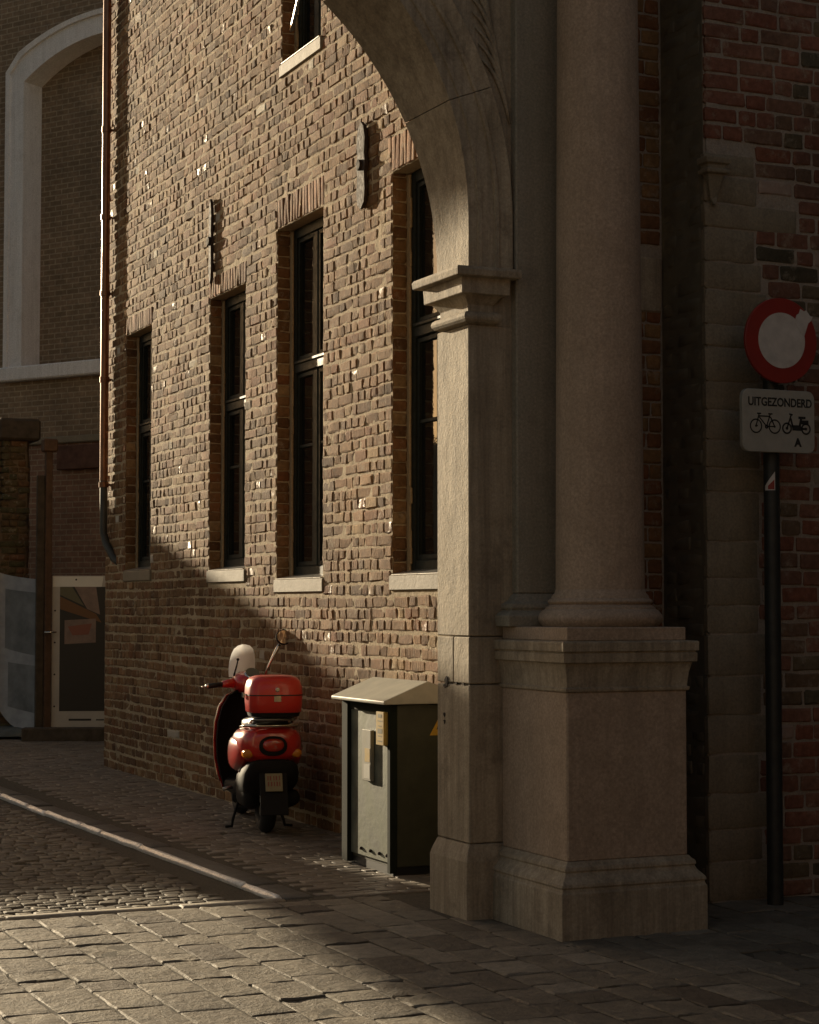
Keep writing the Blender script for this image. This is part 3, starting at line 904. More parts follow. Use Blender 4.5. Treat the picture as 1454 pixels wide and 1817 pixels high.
# pedestal
QX0, QX1, QY0, QY1 = 4.682, 5.388, 8.478, 9.198
pb = MB(); pb.rectloft(QX0, QX1, QY0, QY1, [(-0.02, 0.072), (0.225, 0.072), (0.232, 0.066), (0.250, 0.062), (0.254, 0.070), (0.27, 0.066), (0.305, 0.034), (0.325, 0.024), (0.330, 0.032), (0.35, 0.028), (0.36, 0.014), (0.375, 0.003)])
pb.build('pedestal_base', 'gate_stone', gate, bevel=0.003)
pd = MB(); pd.box(QX0, QX1, QY0, QY1, 0.372, 1.222); pd.build('pedestal', 'column_stone', gate, bevel=0.008)
pc = MB(); pc.rectloft(QX0, QX1, QY0, QY1, [(1.218, 0.0), (1.222, 0.010), (1.238, 0.012), (1.242, 0.002), (1.262, 0.003), (1.31, 0.008), (1.345, 0.016), (1.366, 0.022), (1.368, 0.040), (1.412, 0.042), (1.414, 0.034), (1.422, 0.034), (1.424, 0.047), (1.466, 0.048), (1.474, 0.044), (1.477, 0.0)])
pc.build('pedestal_cap', 'gate_stone', gate, bevel=0.002)
pp = MB(); pp.box(QX0 + 0.004, QX1 - 0.002, QY0 + 0.002, QY1, 1.476, 1.545); pp.build('column_plinth', 'column_stone', gate, bevel=0.005)
# column
CC = (5.11, 8.885, 0)
KR = 0.868
cb = MB()
def bulge(z0, z1, r, d, n=8):
    return [(z0 + (z1 - z0) * i / n, r + d * math.sin(math.pi * i / n)) for i in range(n + 1)]
prof = [(1.545, 0.30)] + bulge(1.546, 1.632, 0.352, 0.030) + [(1.634, 0.345), (1.640, 0.336), (1.646, 0.336)] + [(1.652, 0.322), (1.660, 0.312)] + bulge(1.662, 1.692, 0.305, 0.016, 6) + [(1.694, 0.300), (1.700, 0.298), (1.706, 0.297), (1.722, 0.280), (1.742, 0.2735)]
cb.lathe(CC, [(z_, r_ * KR) for z_, r_ in prof], 64); cb.build('column_base', 'column_stone', gate, smooth=True, angle=40)
cs = MB(); cs.lathe(CC, [(1.742 + (9.0 - 1.742) * i / 20, KR * 0.2725 - 0.034 * (i / 20) ** 1.0 * 1.25 - 0.006 * (i / 20) ** 2) for i in range(21)], 72)
cs.build('column_shaft', 'column_stone', gate, smooth=True, angle=60)

# narrow strip of orange brick wall behind the column
nb = thing('brick_wall', (5.6, 9.6, 0), 'narrow strip of dark orange brick wall in the recess right of the column', 'wall')
m_ = MB(); m_.box(5.2, 5.96, 9.618, 9.95, -0.05, 9.0); m_.build('wall_core', 'grey_mortar', nb)
strip = []
for i in range(64):
    z = i * 0.092
    if 3.36 < z + 0.04 < 3.72: continue
    for p, q in fill_course(5.34 - (0.12 if i % 2 else 0), 5.95, R, 0.125, 0.25, 0.4):
        strip.append(((p + q) / 2, z + 0.045, q - p, 0.08))
strip.sort(key=lambda s: abs(s[1] - 2.5))
ex = MB()
for i, (x, z, w, h) in enumerate(strip):
    mb = MB() if i < 250 else ex
    piece(mb, (x, 9.610, z), (1, 0, 0), (0, 0, 1), (0, -1, 0), w, h, (R.random(), 0, 0), 0.03, 0.003, 0.0012, 0.012, 5, 4)
    if i < 250: mb.build('brick', 'orange_brick', nb, smooth=True, origin=(x, 9.61, z))
if ex.n: tag(ex.build('brickwork', 'orange_brick', nb, smooth=True), kind='stuff')
sb = MB(); sb.box(5.2, 5.95, 9.598, 9.64, 3.375, 3.70); sb.build('stone_block', 'gate_stone', nb, bevel=0.01)

# =================================================================== RED BRICK BUILDING with stone quoins, far right
rb = thing('corner_building', (6.8, 9.3, 0), 'shaded old red brick corner building with pale stone quoins behind the sign', 'building')
XC, YC, ZR = 5.955, 9.15, 6.2
mb = MB()
grid_wall(mb, [(XC + 0.02, 8.2, -0.05, 9.0)], lambda a, z, n: (a, YC + 0.007 - n, z), 0.07, 0.002)
mb.box(XC + 0.01, 11, YC + 0.02, 9.9, -0.05, 9.0)
mb.build('wall', 'grey_mortar', rb, smooth=False)
quoins = []   # z0, z1, length
zlev = [0.0, 0.22, 0.40, 0.60, 0.82, 1.04, 1.26, 1.497, 1.655, 1.81, 2.02, 2.30, 2.433, 2.593, 2.762, 2.929, 3.121, 3.25, 3.452, 3.614, 3.807, 3.95, 4.112, 4.24]
lens = [0.42, 0.36, 0.5, 0.34, 0.44, 0.36, 0.42, 0.34, 0.36, 0.34, 0.36, 0.44, 0.36, 0.5, 0.4, 0.36, 0.55, 0.42, 0.38, 0.34, 0.64, 0.36, 0.34]
lens = lens[:len(zlev) - 1]
for (z0, z1), ln in zip(zip(zlev[:-1], zlev[1:]), lens):
    quoins.append((z0, z1, ln))
    q = MB()
    j = 0.005
    # front face rough piece + side face
    piece(q, (XC + ln / 2, YC - 0.002, (z0 + z1) / 2), (1, 0, 0), (0, 0, 1), (0, -1, 0), ln - j, z1 - z0 - j * 2, (R.random(), 0, 0), 0.04, 0.006, 0.0012, 0.006, 6, 4, 0.3, 0.012)
    q.build('quoin_stone', 'quoin_stone', rb, smooth=True, angle=40, origin=(XC, YC, z0))
rbr = []
nr = int(ZR / 0.098)
for i in range(nr):
    z0 = i * 0.098; zc = z0 + 0.049
    a0 = XC
    for (q0, q1, ln) in quoins:
        if q0 - 0.03 < zc < q1 + 0.03: a0 = max(a0, XC + ln + 0.006)
    for p, q in fill_course(a0 + (0 if a0 > XC + 0.01 else 0), 7.6, R, 0.135, 0.26, 0.42, 0.016):
        rbr.append(((p + q) / 2, zc, q - p, 0.081))
    if zc > 4.25:
        pass
rbr.sort(key=lambda b: (0 if (lambda s: s[0] < 1470 and -20 < s[1] < 1800)(seen((b[0], YC, b[1]))) else 1, seen((b[0], YC, b[1]))[2]))
ex = MB()
for i, (x, z, w, h) in enumerate(rbr):
    mb = MB() if i < 300 else ex
    t = (min(1, max(0, R.gauss(0.45, 0.3))), 0, 0.35 if R.random() < 0.05 else 0)
    if z > 3.9 and x < 6.3: t = (R.uniform(0, 0.3), 0, 0)
    piece(mb, (x, YC - 0.002, z + R.gauss(0, 0.002)), (1, 0, 0), (0, 0, 1), (0, -1, 0), w, h + R.gauss(0, 0.003), t, 0.03, 0.005, 0.0015, 0.02, 5, 4, 0.35, 0.010)
    if i < 300: mb.build('brick', 'red_brick', rb, smooth=True, angle=20, origin=(x, YC, z))
# return side, its deep shade put into the brick and joint colour
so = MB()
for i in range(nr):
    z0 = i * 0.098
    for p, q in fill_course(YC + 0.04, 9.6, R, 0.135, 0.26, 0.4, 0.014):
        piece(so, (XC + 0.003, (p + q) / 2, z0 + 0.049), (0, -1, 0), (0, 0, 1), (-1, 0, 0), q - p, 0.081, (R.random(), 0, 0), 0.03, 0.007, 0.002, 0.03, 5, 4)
tag(ex.build('brickwork', 'red_brick', rb, smooth=True), kind='stuff')
m_ = MB(); m_.box(XC + 0.004, XC + 0.0095, YC + 0.021, 9.612, -0.05, 9.0); m_.build('shade_joint_bed', 'shade_brick', rb)
tag(so.build('shade_brickwork', 'shade_brick', rb, smooth=True), kind='stuff')
# small carved corbel at the corner
cbm = MB()
cbm.rectloft(5.945, 6.055, 9.09, 9.15, [(3.93, -0.045), (3.97, -0.03), (4.06, -0.012), (4.10, 0.0), (4.105, 0.02), (4.125, 0.022), (4.13, 0.008), (4.155, 0.008), (4.16, 0.024), (4.19, 0.026), (4.2, 0.02)])
cbm.build('corbel', 'quoin_stone', rb, bevel=0.004)

# =================================================================== TRAFFIC SIGN
SX, SY = 6.285, 8.95
sg = thing('traffic_sign', (SX, SY, 0), 'round red and white traffic sign with an UITGEZONDERD plate on a dark pole', 'traffic sign')
m_ = MB(); m_.lathe((SX - 0.03, SY, 0), [(-0.02, 0.045), (3.30, 0.045), (3.31, 0.03)], 20); m_.build('pole', 'pole', sg, smooth=True, angle=40)
for z in (2.60, 2.76, 3.0, 3.26):
    c = MB(); c.lathe((SX - 0.03, SY, z), [(-0.02, 0.048), (-0.02, 0.052), (0.02, 0.052), (0.02, 0.048)], 18); c.box(SX - 0.06, SX + 0.0, SY - 0.075, SY - 0.04, z - 0.02, z + 0.02)
    c.build('clamp', 'pole', sg)
DZ, DX = 3.135, 6.262
m_ = MB(); m_.disc((DX, SY - 0.088, DZ), (0, -1, 0), 0.240, 0.022, 48, 0.003); disc = m_.build('sign_disc', 'sign_red', sg, smooth=True, angle=40)
m_ = MB(); m_.disc((DX - 0.0, SY - 0.1005, DZ), (0, -1, 0), 0.156, 0.002, 48); m_.build('white_field', 'sign_white', disc)
tr = [(0.085, 0.108), (0.10, 0.15), (0.115, 0.158), (0.125, 0.185), (0.15, 0.172), (0.165, 0.18), (0.19, 0.15), (0.208, 0.145), (0.196, 0.12), (0.178, 0.105), (0.165, 0.07), (0.15, 0.03), (0.12, 0.06)]
m_ = MB()
fv = [(DX + x, SY - 0.1035, DZ + z) for x, z in tr]; bv = [(DX + x, SY - 0.1018, DZ + z) for x, z in tr]
n = len(tr); m_.rings([bv, fv]); m_.build('torn_sticker', 'sign_white', disc)
# lower plate with rounded corners
PXc, PZc, PW, PH = 6.245, 2.683, 0.482, 0.35
def rrect(w, h, r, n=6):
    o = []
    for cx, cz, a0 in ((w / 2 - r, h / 2 - r, 0), (-w / 2 + r, h / 2 - r, 90), (-w / 2 + r, -h / 2 + r, 180), (w / 2 - r, -h / 2 + r, 270)):
        for i in range(n + 1):
            a = math.radians(a0 + 90 * i / n); o.append((cx + r * math.cos(a), cz + r * math.sin(a)))
    return o
m_ = MB(); rr = rrect(PW, PH, 0.045); rr2 = rrect(PW - 0.006, PH - 0.006, 0.042)
m_.rings([[(PXc + x, SY - 0.062, PZc + z) for x, z in rr], [(PXc + x, SY - 0.088, PZc + z) for x, z in rr], [(PXc + x, SY - 0.091, PZc + z) for x, z in rr2]])
plate = m_.build('sign_plate', 'sign_grey', sg, smooth=True, angle=30)
def text(txt, x, y, z, size, mat, parent, off=0.0, name='lettering', width=None):
    cu = bpy.data.curves.new('t', 'FONT'); cu.body = txt; cu.size = size; cu.align_x = 'CENTER'; cu.align_y = 'CENTER'; cu.extrude = 0.0006; cu.offset = off
    to = bpy.data.objects.new('t', cu); COL.objects.link(to)
    bpy.context.view_layer.update()
    me = bpy.data.meshes.new_from_object(to.evaluated_get(bpy.context.evaluated_depsgraph_get()))
    bpy.data.objects.remove(to)
    vv = np.array([v.co for v in me.vertices])
    sx = 1.0 if width is None else width / np.ptp(vv[:, 0])
    me.name = name
    for v in me.vertices:
        v.co = (v.co.x * sx, -v.co.z, v.co.y)
    me.materials.append(M[mat])
    o = bpy.data.objects.new(name, me); COL.objects.link(o); o.parent = parent
    base = np.zeros(3); p = parent
    while p is not None: base += np.array(p.location); p = p.parent
    o.location = np.array((x, y, z)) - base
    return o
FY = SY - 0.0925
text('UITGEZONDERD', PXc + 0.008, FY, PZc + 0.103, 0.066, 'sign_ink', plate, 0.0016, width=0.425)
text('A', PXc + 0.125, FY, PZc - 0.118, 0.062, 'sign_ink', plate, 0.003)
def ring2(mb, cx, cz, r, w, n=24):
    a = [(cx + (r + w / 2) * math.cos(2 * math.pi * i / n), FY, cz + (r + w / 2) * math.sin(2 * math.pi * i / n)) for i in range(n)]
    b = [(cx + (r - w / 2) * math.cos(2 * math.pi * i / n), FY, cz + (r - w / 2) * math.sin(2 * math.pi * i / n)) for i in range(n)]
    mb.add(a + b, [(i, (i + 1) % n, n + (i + 1) % n, n + i) for i in range(n)])
def bar2(mb, x0, z0, x1, z1, w):
    d = np.array((x1 - x0, z1 - z0)); d /= np.linalg.norm(d); nn = np.array((-d[1], d[0])) * w / 2
    mb.add([(x0 + nn[0], FY, z0 + nn[1]), (x1 + nn[0], FY, z1 + nn[1]), (x1 - nn[0], FY, z1 - nn[1]), (x0 - nn[0], FY, z0 - nn[1])], [(0, 1, 2, 3)])
bk = MB()
bx, bz = PXc - 0.092, PZc - 0.012
ring2(bk, bx - 0.062, bz - 0.02, 0.037, 0.008); ring2(bk, bx + 0.062, bz - 0.02, 0.037, 0.008)
for l in ((-0.062, -0.02, -0.04, 0.05), (-0.043, 0.036, 0.03, 0.036), (-0.04, 0.03, 0.008, -0.02), (0.008, -0.02, 0.062, -0.02), (0.008, -0.02, 0.034, 0.05), (0.034, 0.034, 0.062, -0.02), (-0.055, 0.05, -0.028, 0.05), (0.02, 0.05, 0.048, 0.05), (-0.062, -0.02, -0.05, -0.018)):
    bar2(bk, bx + l[0], bz + l[1], bx + l[2], bz + l[3], 0.0075)
ring2(bk, bx + 0.008, bz - 0.022, 0.008, 0.008, 12); ring2(bk, bx - 0.062, bz - 0.02, 0.004, 0.006, 8); ring2(bk, bx + 0.062, bz - 0.02, 0.004, 0.006, 8)
bk.build('bicycle_symbol', 'sign_ink', plate)
mk = MB()
bx = PXc + 0.118
ring2(mk, bx - 0.066, bz - 0.026, 0.028, 0.010); ring2(mk, bx + 0.062, bz - 0.026, 0.028, 0.010)
for l in ((-0.066, -0.026, -0.036, 0.052, 0.009), (-0.05, 0.055, -0.026, 0.05, 0.008), (-0.04, 0.03, -0.026, -0.02, 0.012), (-0.03, -0.022, 0.03, -0.022, 0.030), (0.02, -0.01, 0.03, 0.03, 0.014), (0.012, 0.036, 0.06, 0.036, 0.014), (0.03, 0.01, 0.08, 0.012, 0.022), (0.03, -0.026, 0.062, -0.026, 0.012)):
    bar2(mk, bx + l[0], bz + l[1], bx + l[2], bz + l[3], l[4])
ring2(mk, bx - 0.066, bz - 0.026, 0.005, 0.008, 8); ring2(mk, bx + 0.062, bz - 0.026, 0.005, 0.008, 8)
mk.build('moped_symbol', 'sign_ink', plate)
# sticker on the pole
m_ = MB()
st_ = []
for i in range(7):
    a = math.radians(-130 + 12 * i)
    st_.append((a, 0.0 + 0.0 * i))
def polepatch(mb, a0, a1, z0a, z0b, z1a, z1b, r=0.0462):
    n = 5; b = []; t = []
    for i in range(n + 1):
        k = i / n; a = math.radians(a0 + (a1 - a0) * k)
        b.append((SX - 0.03 + r * math.cos(a), SY + r * math.sin(a), z0a + (z0b - z0a) * k)); t.append((SX - 0.03 + r * math.cos(a), SY + r * math.sin(a), z1a + (z1b - z1a) * k))
    mb.add(b + t, [(i, i + 1, n + 2 + i, n + 1 + i) for i in range(n)])
polepatch(m_, -175, -100, 2.30, 2.30, 2.325, 2.405); m_.build('pole_sticker', 'sign_white', sg)
m_ = MB(); polepatch(m_, -150, -105, 2.305, 2.305, 2.325, 2.36, 0.0468); m_.build('pole_sticker', 'sign_red', sg)

# =================================================================== ELECTRICAL CABINET
cab = thing('electrical_cabinet', (4.90, 11.2, 0), 'grey green metal street cabinet with pitched lid beside the scooter', 'cabinet')
x0, x1, y0, y1 = 4.745, 5.225, 10.835, 11.59
zb, zt = 0.03, 1.045
m_ = MB(); m_.box(x0 + 0.03, x1 - 0.01, y0 + 0.02, y1 - 0.02, -0.02, 0.075); m_.build('base', 'black', cab)
m_ = MB(); m_.box(x0 + 0.028, x1, y0 + 0.004, y1 - 0.004, 0.05, zt); m_.build('body', 'cab_green', cab, bevel=0.004)
m_ = MB(); m_.box(x0 + 0.012, x0 + 0.027, y0 + 0.05, y1 - 0.10, 0.075, zt - 0.055); door = m_.build('door', plain('galvanised_door', (0.14, 0.15, 0.115), 0.45, 0.3, var=0.6, vscale=4.5, bump=0.002, bscale=14), cab, bevel=0.002)
for ya, yb in ((y0, y0 + 0.045), (y1 - 0.095, y1)):
    m_ = MB(); m_.box(x0 - 0.012 if ya > y0 else x0, x0 + 0.05, ya, yb, 0.015, zt - 0.002); m_.build('corner_post', 'cab_dark', cab, bevel=0.003)
m_ = MB(); m_.box(x0 + 0.004, x0 + 0.03, y0 + 0.046, y1 - 0.096, zt - 0.052, zt - 0.002); m_.build('top_rail', 'cab_dark', cab)
m_ = MB(); m_.box(x0 - 0.014, x0 + 0.011, 11.11, 11.25, 0.555, 0.875); lb = m_.build('lock_cover', 'cab_green_grey', cab, bevel=0.003)
m_ = MB(); m_.box(x0 - 0.0155, x0 - 0.0145, 11.12, 11.215, 0.57, 0.66); m_.build('notice', 'sign_grey', lb)
m_ = MB(); m_.box(x0 - 0.0155, x0 - 0.0145, 11.12, 11.20, 0.675, 0.76); m_.build('notice', 'label_yellow', lb)
m_ = MB(); m_.box(x0 - 0.03, x0 + 0.011, 10.868, 10.985, 0.795, 1.0); yl = m_.build('warning_label', 'label_yellow', cab, bevel=0.002)
m_ = MB()
for k, (w_, h_) in enumerate(((0.06, 0.022), (0.07, 0.006), (0.05, 0.006), (0.07, 0.03), (0.06, 0.006), (0.065, 0.006))):
    zc = 0.975 - k * 0.031
    m_.add([(x0 - 0.0312, 10.925 - w_ / 2, zc - h_ / 2), (x0 - 0.0312, 10.925 + w_ / 2, zc - h_ / 2), (x0 - 0.0312, 10.925 + w_ / 2, zc + h_ / 2), (x0 - 0.0312, 10.925 - w_ / 2, zc + h_ / 2)], [(3, 2, 1, 0)])
m_.build('label_print', 'poster_olive', yl)
for yy in (10.90, 11.02, 11.16, 11.31):
    m_ = MB(); m_.sphere((x0 + 0.008, yy, 0.118), 0.012, 10, 6); m_.build('bolt', 'iron', cab, smooth=True)
# lid: a low gable with its ridge along the wall
xl_, xr_, ya, yb = x0 - 0.065, x1 + 0.03, y0 - 0.055, y1 + 0.055
xm = (xl_ + xr_) / 2 + 0.01
prof = [(xl_, 1.050), (xl_, 1.072), (xm, 1.19), (xr_, 1.085), (xr_, 1.050)]
m_ = MB(); m_.rings([[(x, ya, z) for x, z in prof], [(x, yb, z) for x, z in prof]])
m_.build('lid', 'cab_lid', cab, bevel=0.006, seg=2)
# yellow warning triangle on the end face
tz, tx, yf = 0.852, 5.072, y0 + 0.0015
m_ = MB(); tri = [(tx - 0.058, tz), (tx + 0.058, tz), (tx, tz + 0.10)]
m_.rings([[(x, yf + 0.001, z) for x, z in tri], [(x, yf - 0.001, z) for x, z in tri]]); wt = m_.build('warning_triangle', 'yellow', cab)
m_ = MB(); bolt_ = [(tx + 0.002, tz + 0.07), (tx - 0.012, tz + 0.036), (tx + 0.001, tz + 0.038), (tx - 0.004, tz + 0.014), (tx + 0.014, tz + 0.048), (tx + 0.003, tz + 0.046), (tx + 0.01, tz + 0.07)]
m_.add([(x, yf - 0.0016, z) for x, z in bolt_], [tuple(range(len(bolt_)))]); m_.build('lightning_symbol', 'black', wt)

# =================================================================== SCOOTER  (local: +Y forward, +X right)
sc = thing('scooter', (4.83, 13.30, 0.0), 'red motor scooter with red top case and flyscreen parked against the brick wall', 'scooter', rz=math.radians(-11.5))
def L(mb, name, mat, parent=sc, **k):
    return mb.build(name, mat, parent, local=True, **k)
# wheels
for nm, yy in (('rear_wheel', 0.0), ('front_wheel', 1.33)):
    m_ = MB(); m_.torus((0, yy, 0.225), (1, 0, 0), 0.168, 0.057, 36, 12, 1.05)
    w_ = L(m_, nm, 'rubber', smooth=True)
    m_ = MB(); m_.disc((0, yy, 0.225), (1, 0, 0), 0.128, 0.07, 28, 0.015); L(m_, 'rim', 'steel', w_, smooth=True, angle=40)
# body: rear cowl lofted front to back
sec = [(-0.36, 0.675, 0.10, 0.06), (-0.345, 0.67, 0.165, 0.10), (-0.30, 0.665, 0.205, 0.125), (-0.22, 0.655, 0.23, 0.14), (-0.08, 0.645, 0.24, 0.15), (0.08, 0.63, 0.24, 0.16), (0.24, 0.60, 0.22, 0.18), (0.40, 0.56, 0.18, 0.19), (0.52, 0.50, 0.15, 0.17), (0.58, 0.45, 0.12, 0.14)]
m_ = MB(); m_.rings([[(x, y, z) for x, z in sup(0, zc, a, b, 28, 2.9)] for y, zc, a, b in sec])
L(m_, 'body', 'red', smooth=True, angle=60)
# side cowls: bulged panels left and right
for s in (-1, 1):
    m_ = MB()
    rs = []
    for y, zc, a, b in [(-0.26, 0.62, 0.02, 0.04), (-0.22, 0.615, 0.045, 0.08), (-0.08, 0.60, 0.068, 0.115), (0.08, 0.58, 0.075, 0.135), (0.24, 0.57, 0.065, 0.13), (0.36, 0.55, 0.05, 0.11), (0.42, 0.54, 0.02, 0.05)]:
        rs.append([(s * 0.185 + x, y, z) for x, z in sup(0, zc, a, b, 20, 2.3)])
    m_.rings(rs); L(m_, 'side_cowl', 'red', smooth=True, angle=60)
# tail: dark under fender, plate, light, indicators
m_ = MB(); m_.rings([[(x, y, z) for x, z in sup(0, zc, a, b, 16, 3)] for y, zc, a, b in [(-0.365, 0.53, 0.14, 0.02), (-0.35, 0.50, 0.17, 0.06), (-0.28, 0.45, 0.20, 0.11), (-0.12, 0.41, 0.205, 0.13), (0.1, 0.37, 0.19, 0.13), (0.4, 0.34, 0.17, 0.10)]])
L(m_, 'under_fender', 'dark_plastic', smooth=True, angle=50)
m_ = MB(); m_.obox((0, -0.385, 0.36), (1, 0, 0), (0, 0.94, -0.34), (0, 0.34, 0.94), 0.10, 0.006, 0.20); L(m_, 'plate_holder', 'dark_plastic', bevel=0.004)
m_ = MB(); m_.obox((0.0, -0.402, 0.40), (1, 0, 0), (0, 0.94, -0.34), (0, 0.34, 0.94), 0.062, 0.004, 0.066); np_ = L(m_, 'number_plate', 'plate', bevel=0.003)
m_ = MB()
for zz, xs_ in ((0.43, (-0.042, -0.024, 0.0, 0.018, 0.04)), (0.39, (-0.04, -0.018, 0.002, 0.022, 0.04))):
    for k, xx in enumerate(xs_):
        cy = -0.402 - (0.4 - zz) * -0.36 - 0.0062
        m_.obox((xx, -0.402 + (zz - 0.40) * 0.36 - 0.0048, zz), (1, 0, 0), (0, 0.94, -0.34), (0, 0.34, 0.94), 0.0055 if k % 2 else 0.004, 0.001, 0.016)
L(m_, 'plate_marks', 'plate_ink', np_)
m_ = MB(); m_.rings([[(x, y, z) for x, z in sup(0, 0.655, a, b, 24, 2.3)] for y, a, b in [(-0.33, 0.105, 0.075), (-0.372, 0.10, 0.07), (-0.378, 0.09, 0.062)]])
tl = L(m_, 'tail_light_surround', 'dark_plastic', smooth=True, angle=50)
m_ = MB(); m_.rings([[(x, y, z) for x, z in sup(0, 0.662, a, b, 24, 2.3)] for y, a, b in [(-0.37, 0.082, 0.052), (-0.392, 0.07, 0.042), (-0.398, 0.045, 0.026)]])
L(m_, 'tail_light', 'tail_red', tl, smooth=True)
for s in (-1, 1):
    m_ = MB(); m_.rings([[(s * 0.175 + x, y, z) for x, z in sup(0, 0.60, a, b, 16, 2.4)] for y, a, b in [(-0.26, 0.04, 0.035), (-0.335, 0.036, 0.03), (-0.345, 0.02, 0.018)]])
    L(m_, 'indicator', 'amber', smooth=True)
# seat
m_ = MB(); m_.rings([[(x, y, z) for x, z in sup(0, zc, a, b, 22, 2.8)] for y, zc, a, b in [(-0.30, 0.79, 0.09, 0.02), (-0.28, 0.80, 0.125, 0.045), (-0.1, 0.805, 0.145, 0.06), (0.1, 0.785, 0.15, 0.06), (0.3, 0.775, 0.14, 0.06), (0.46, 0.775, 0.10, 0.05), (0.52, 0.77, 0.05, 0.02)]])
L(m_, 'seat', 'seat', smooth=True)
# floorboard and belly
m_ = MB(); m_.rings([[(x, y, z) for x, z in sup(0, zc, a, b, 20, 4)] for y, zc, a, b in [(0.42, 0.30, 0.15, 0.09), (0.55, 0.28, 0.19, 0.06), (0.90, 0.28, 0.205, 0.055), (1.02, 0.31, 0.19, 0.06)]])
L(m_, 'floorboard', 'dark_plastic', smooth=True, angle=50)
# leg shield: curved shell, dark inside and red outside
def shield(inset, yo, w0):
    rs = []
    prof = [(0.26, 0.98, 0.215), (0.36, 1.02, 0.245), (0.48, 1.035, 0.268), (0.62, 1.035, 0.275), (0.76, 1.02, 0.265), (0.88, 1.00, 0.235), (0.97, 0.98, 0.18), (1.01, 0.965, 0.11)]
    for z, y, w in prof:
        w -= inset
        row = []
        for i in range(13):
            t = -1 + 2 * i / 12
            row.append((w * t, y + yo - 0.16 * abs(t) ** 2.2 * (0.6 + 0.4 * (1.0 - abs(z - 0.6))), z))
        rs.append(row)
    return rs
a_, b_ = shield(0.0, 0.035, 0), shield(0.004, 0.0, 0)
m_ = MB()
rs = []
for ra, rb_ in zip(a_, b_):
    rs.append(ra + list(reversed(rb_)))
m_.rings(rs); L(m_, 'leg_shield', 'red', smooth=True, angle=50)
m_ = MB()
rs = []
c_, d_ = shield(0.015, -0.004, 0), shield(0.02, -0.03, 0)
for ra, rb_ in zip(c_, d_):
    rs.append(ra + list(reversed(rb_)))
m_.rings(rs); L(m_, 'inner_shield', 'dark_plastic', smooth=True, angle=50)
for s in (-1, 1):
    m_ = MB()
    pts = [(s * w, y + 0.02 - 0.16 * (0.6 + 0.4 * (1 - abs(z - 0.6))), z) for z, y, w in [(0.30, 1.0, 0.228), (0.36, 1.02, 0.248), (0.48, 1.035, 0.271), (0.62, 1.035, 0.278), (0.76, 1.02, 0.268), (0.88, 1.00, 0.238), (0.97, 0.98, 0.183)]]
    m_.tube(pts, 0.006, 8)
    L(m_, 'shield_trim', 'chrome', smooth=True)
# front fender, coloured dark to stand for shade, and fork
m_ = MB()
rs = []
for i in range(11):
    t = math.radians(-35 + 19 * i)
    cy, cz = 1.33 - 0.265 * math.cos(t), 0.24 + 0.25 * math.sin(t)
    w = 0.095
    row = []
    for j in range(9):
        u = -1 + 2 * j / 8
        k = 1 - 0.22 * u * u
        row.append((w * u, 1.33 - 0.28 * k * math.cos(t), 0.24 + 0.27 * k * math.sin(t)))
    rs.append(row)
m_.rings(rs, cap=False, closed=False); L(m_, 'front_fender', 'dark_plastic', smooth=True)
m_ = MB(); m_.tube([(0.05, 1.33, 0.225), (0.05, 1.20, 0.45), (0.0, 1.06, 0.75), (0, 0.93, 1.02)], 0.026, 12); L(m_, 'fork', 'steel', smooth=True)
# headset, turned slightly to the left
ca, sa = math.cos(math.radians(8)), math.sin(math.radians(8))
def H(x, y, z):
    return (x * ca - y * sa, 0.90 + x * sa + y * ca, z)
m_ = MB(); m_.rings([[H(x, y, z) for x, z in sup(0, zc, a, b, 22, 2.5)] for y, zc, a, b in [(-0.13, 1.055, 0.05, 0.035), (-0.115, 1.055, 0.10, 0.06), (-0.04, 1.06, 0.135, 0.085), (0.05, 1.06, 0.13, 0.09), (0.12, 1.055, 0.10, 0.085), (0.15, 1.05, 0.07, 0.06)]])
hs = L(m_, 'headset', 'red', smooth=True)
m_ = MB(); m_.disc(H(0, -0.088, 1.125), Vector(H(0, -0.6, 2.0)) - Vector(H(0, 0, 1.2)), 0.062, 0.03, 28, 0.006); L(m_, 'dial_rim', 'chrome', hs, smooth=True, angle=40)
m_ = MB(); m_.disc(H(0, -0.100, 1.138), Vector(H(0, -0.6, 2.0)) - Vector(H(0, 0, 1.2)), 0.053, 0.014, 28); L(m_, 'dial', 'dial', hs)
for s in (-1, 1):
    m_ = MB(); m_.rings([[H(s * xx, yy + a * math.cos(t), zz + a * math.sin(t)) for t in [2 * math.pi * j / 14 for j in range(14)]] for xx, yy, zz, a in [(0.10, 0.0, 1.06, 0.05), (0.17, -0.02, 1.055, 0.036), (0.23, -0.05, 1.05, 0.026)]])
    L(m_, 'handlebar_cover', 'red', smooth=True)
    m_ = MB(); m_.tube([H(s * 0.225, -0.05, 1.05), H(s * 0.35, -0.085, 1.04)], 0.020, 12); g_ = L(m_, 'grip', 'black', smooth=True)
    m_ = MB(); m_.sphere(H(s * 0.357, -0.087, 1.04), 0.019, 10, 6); L(m_, 'bar_end', 'chrome', g_, smooth=True)
    m_ = MB(); m_.tube([H(s * 0.20, 0.02, 1.045), H(s * 0.26, 0.03, 1.04), H(s * 0.37, -0.02, 1.03)], [0.008, 0.009, 0.007], 8)
    m_.sphere(H(s * 0.375, -0.022, 1.03), 0.011, 8, 6); L(m_, 'brake_lever', 'chrome', smooth=True)
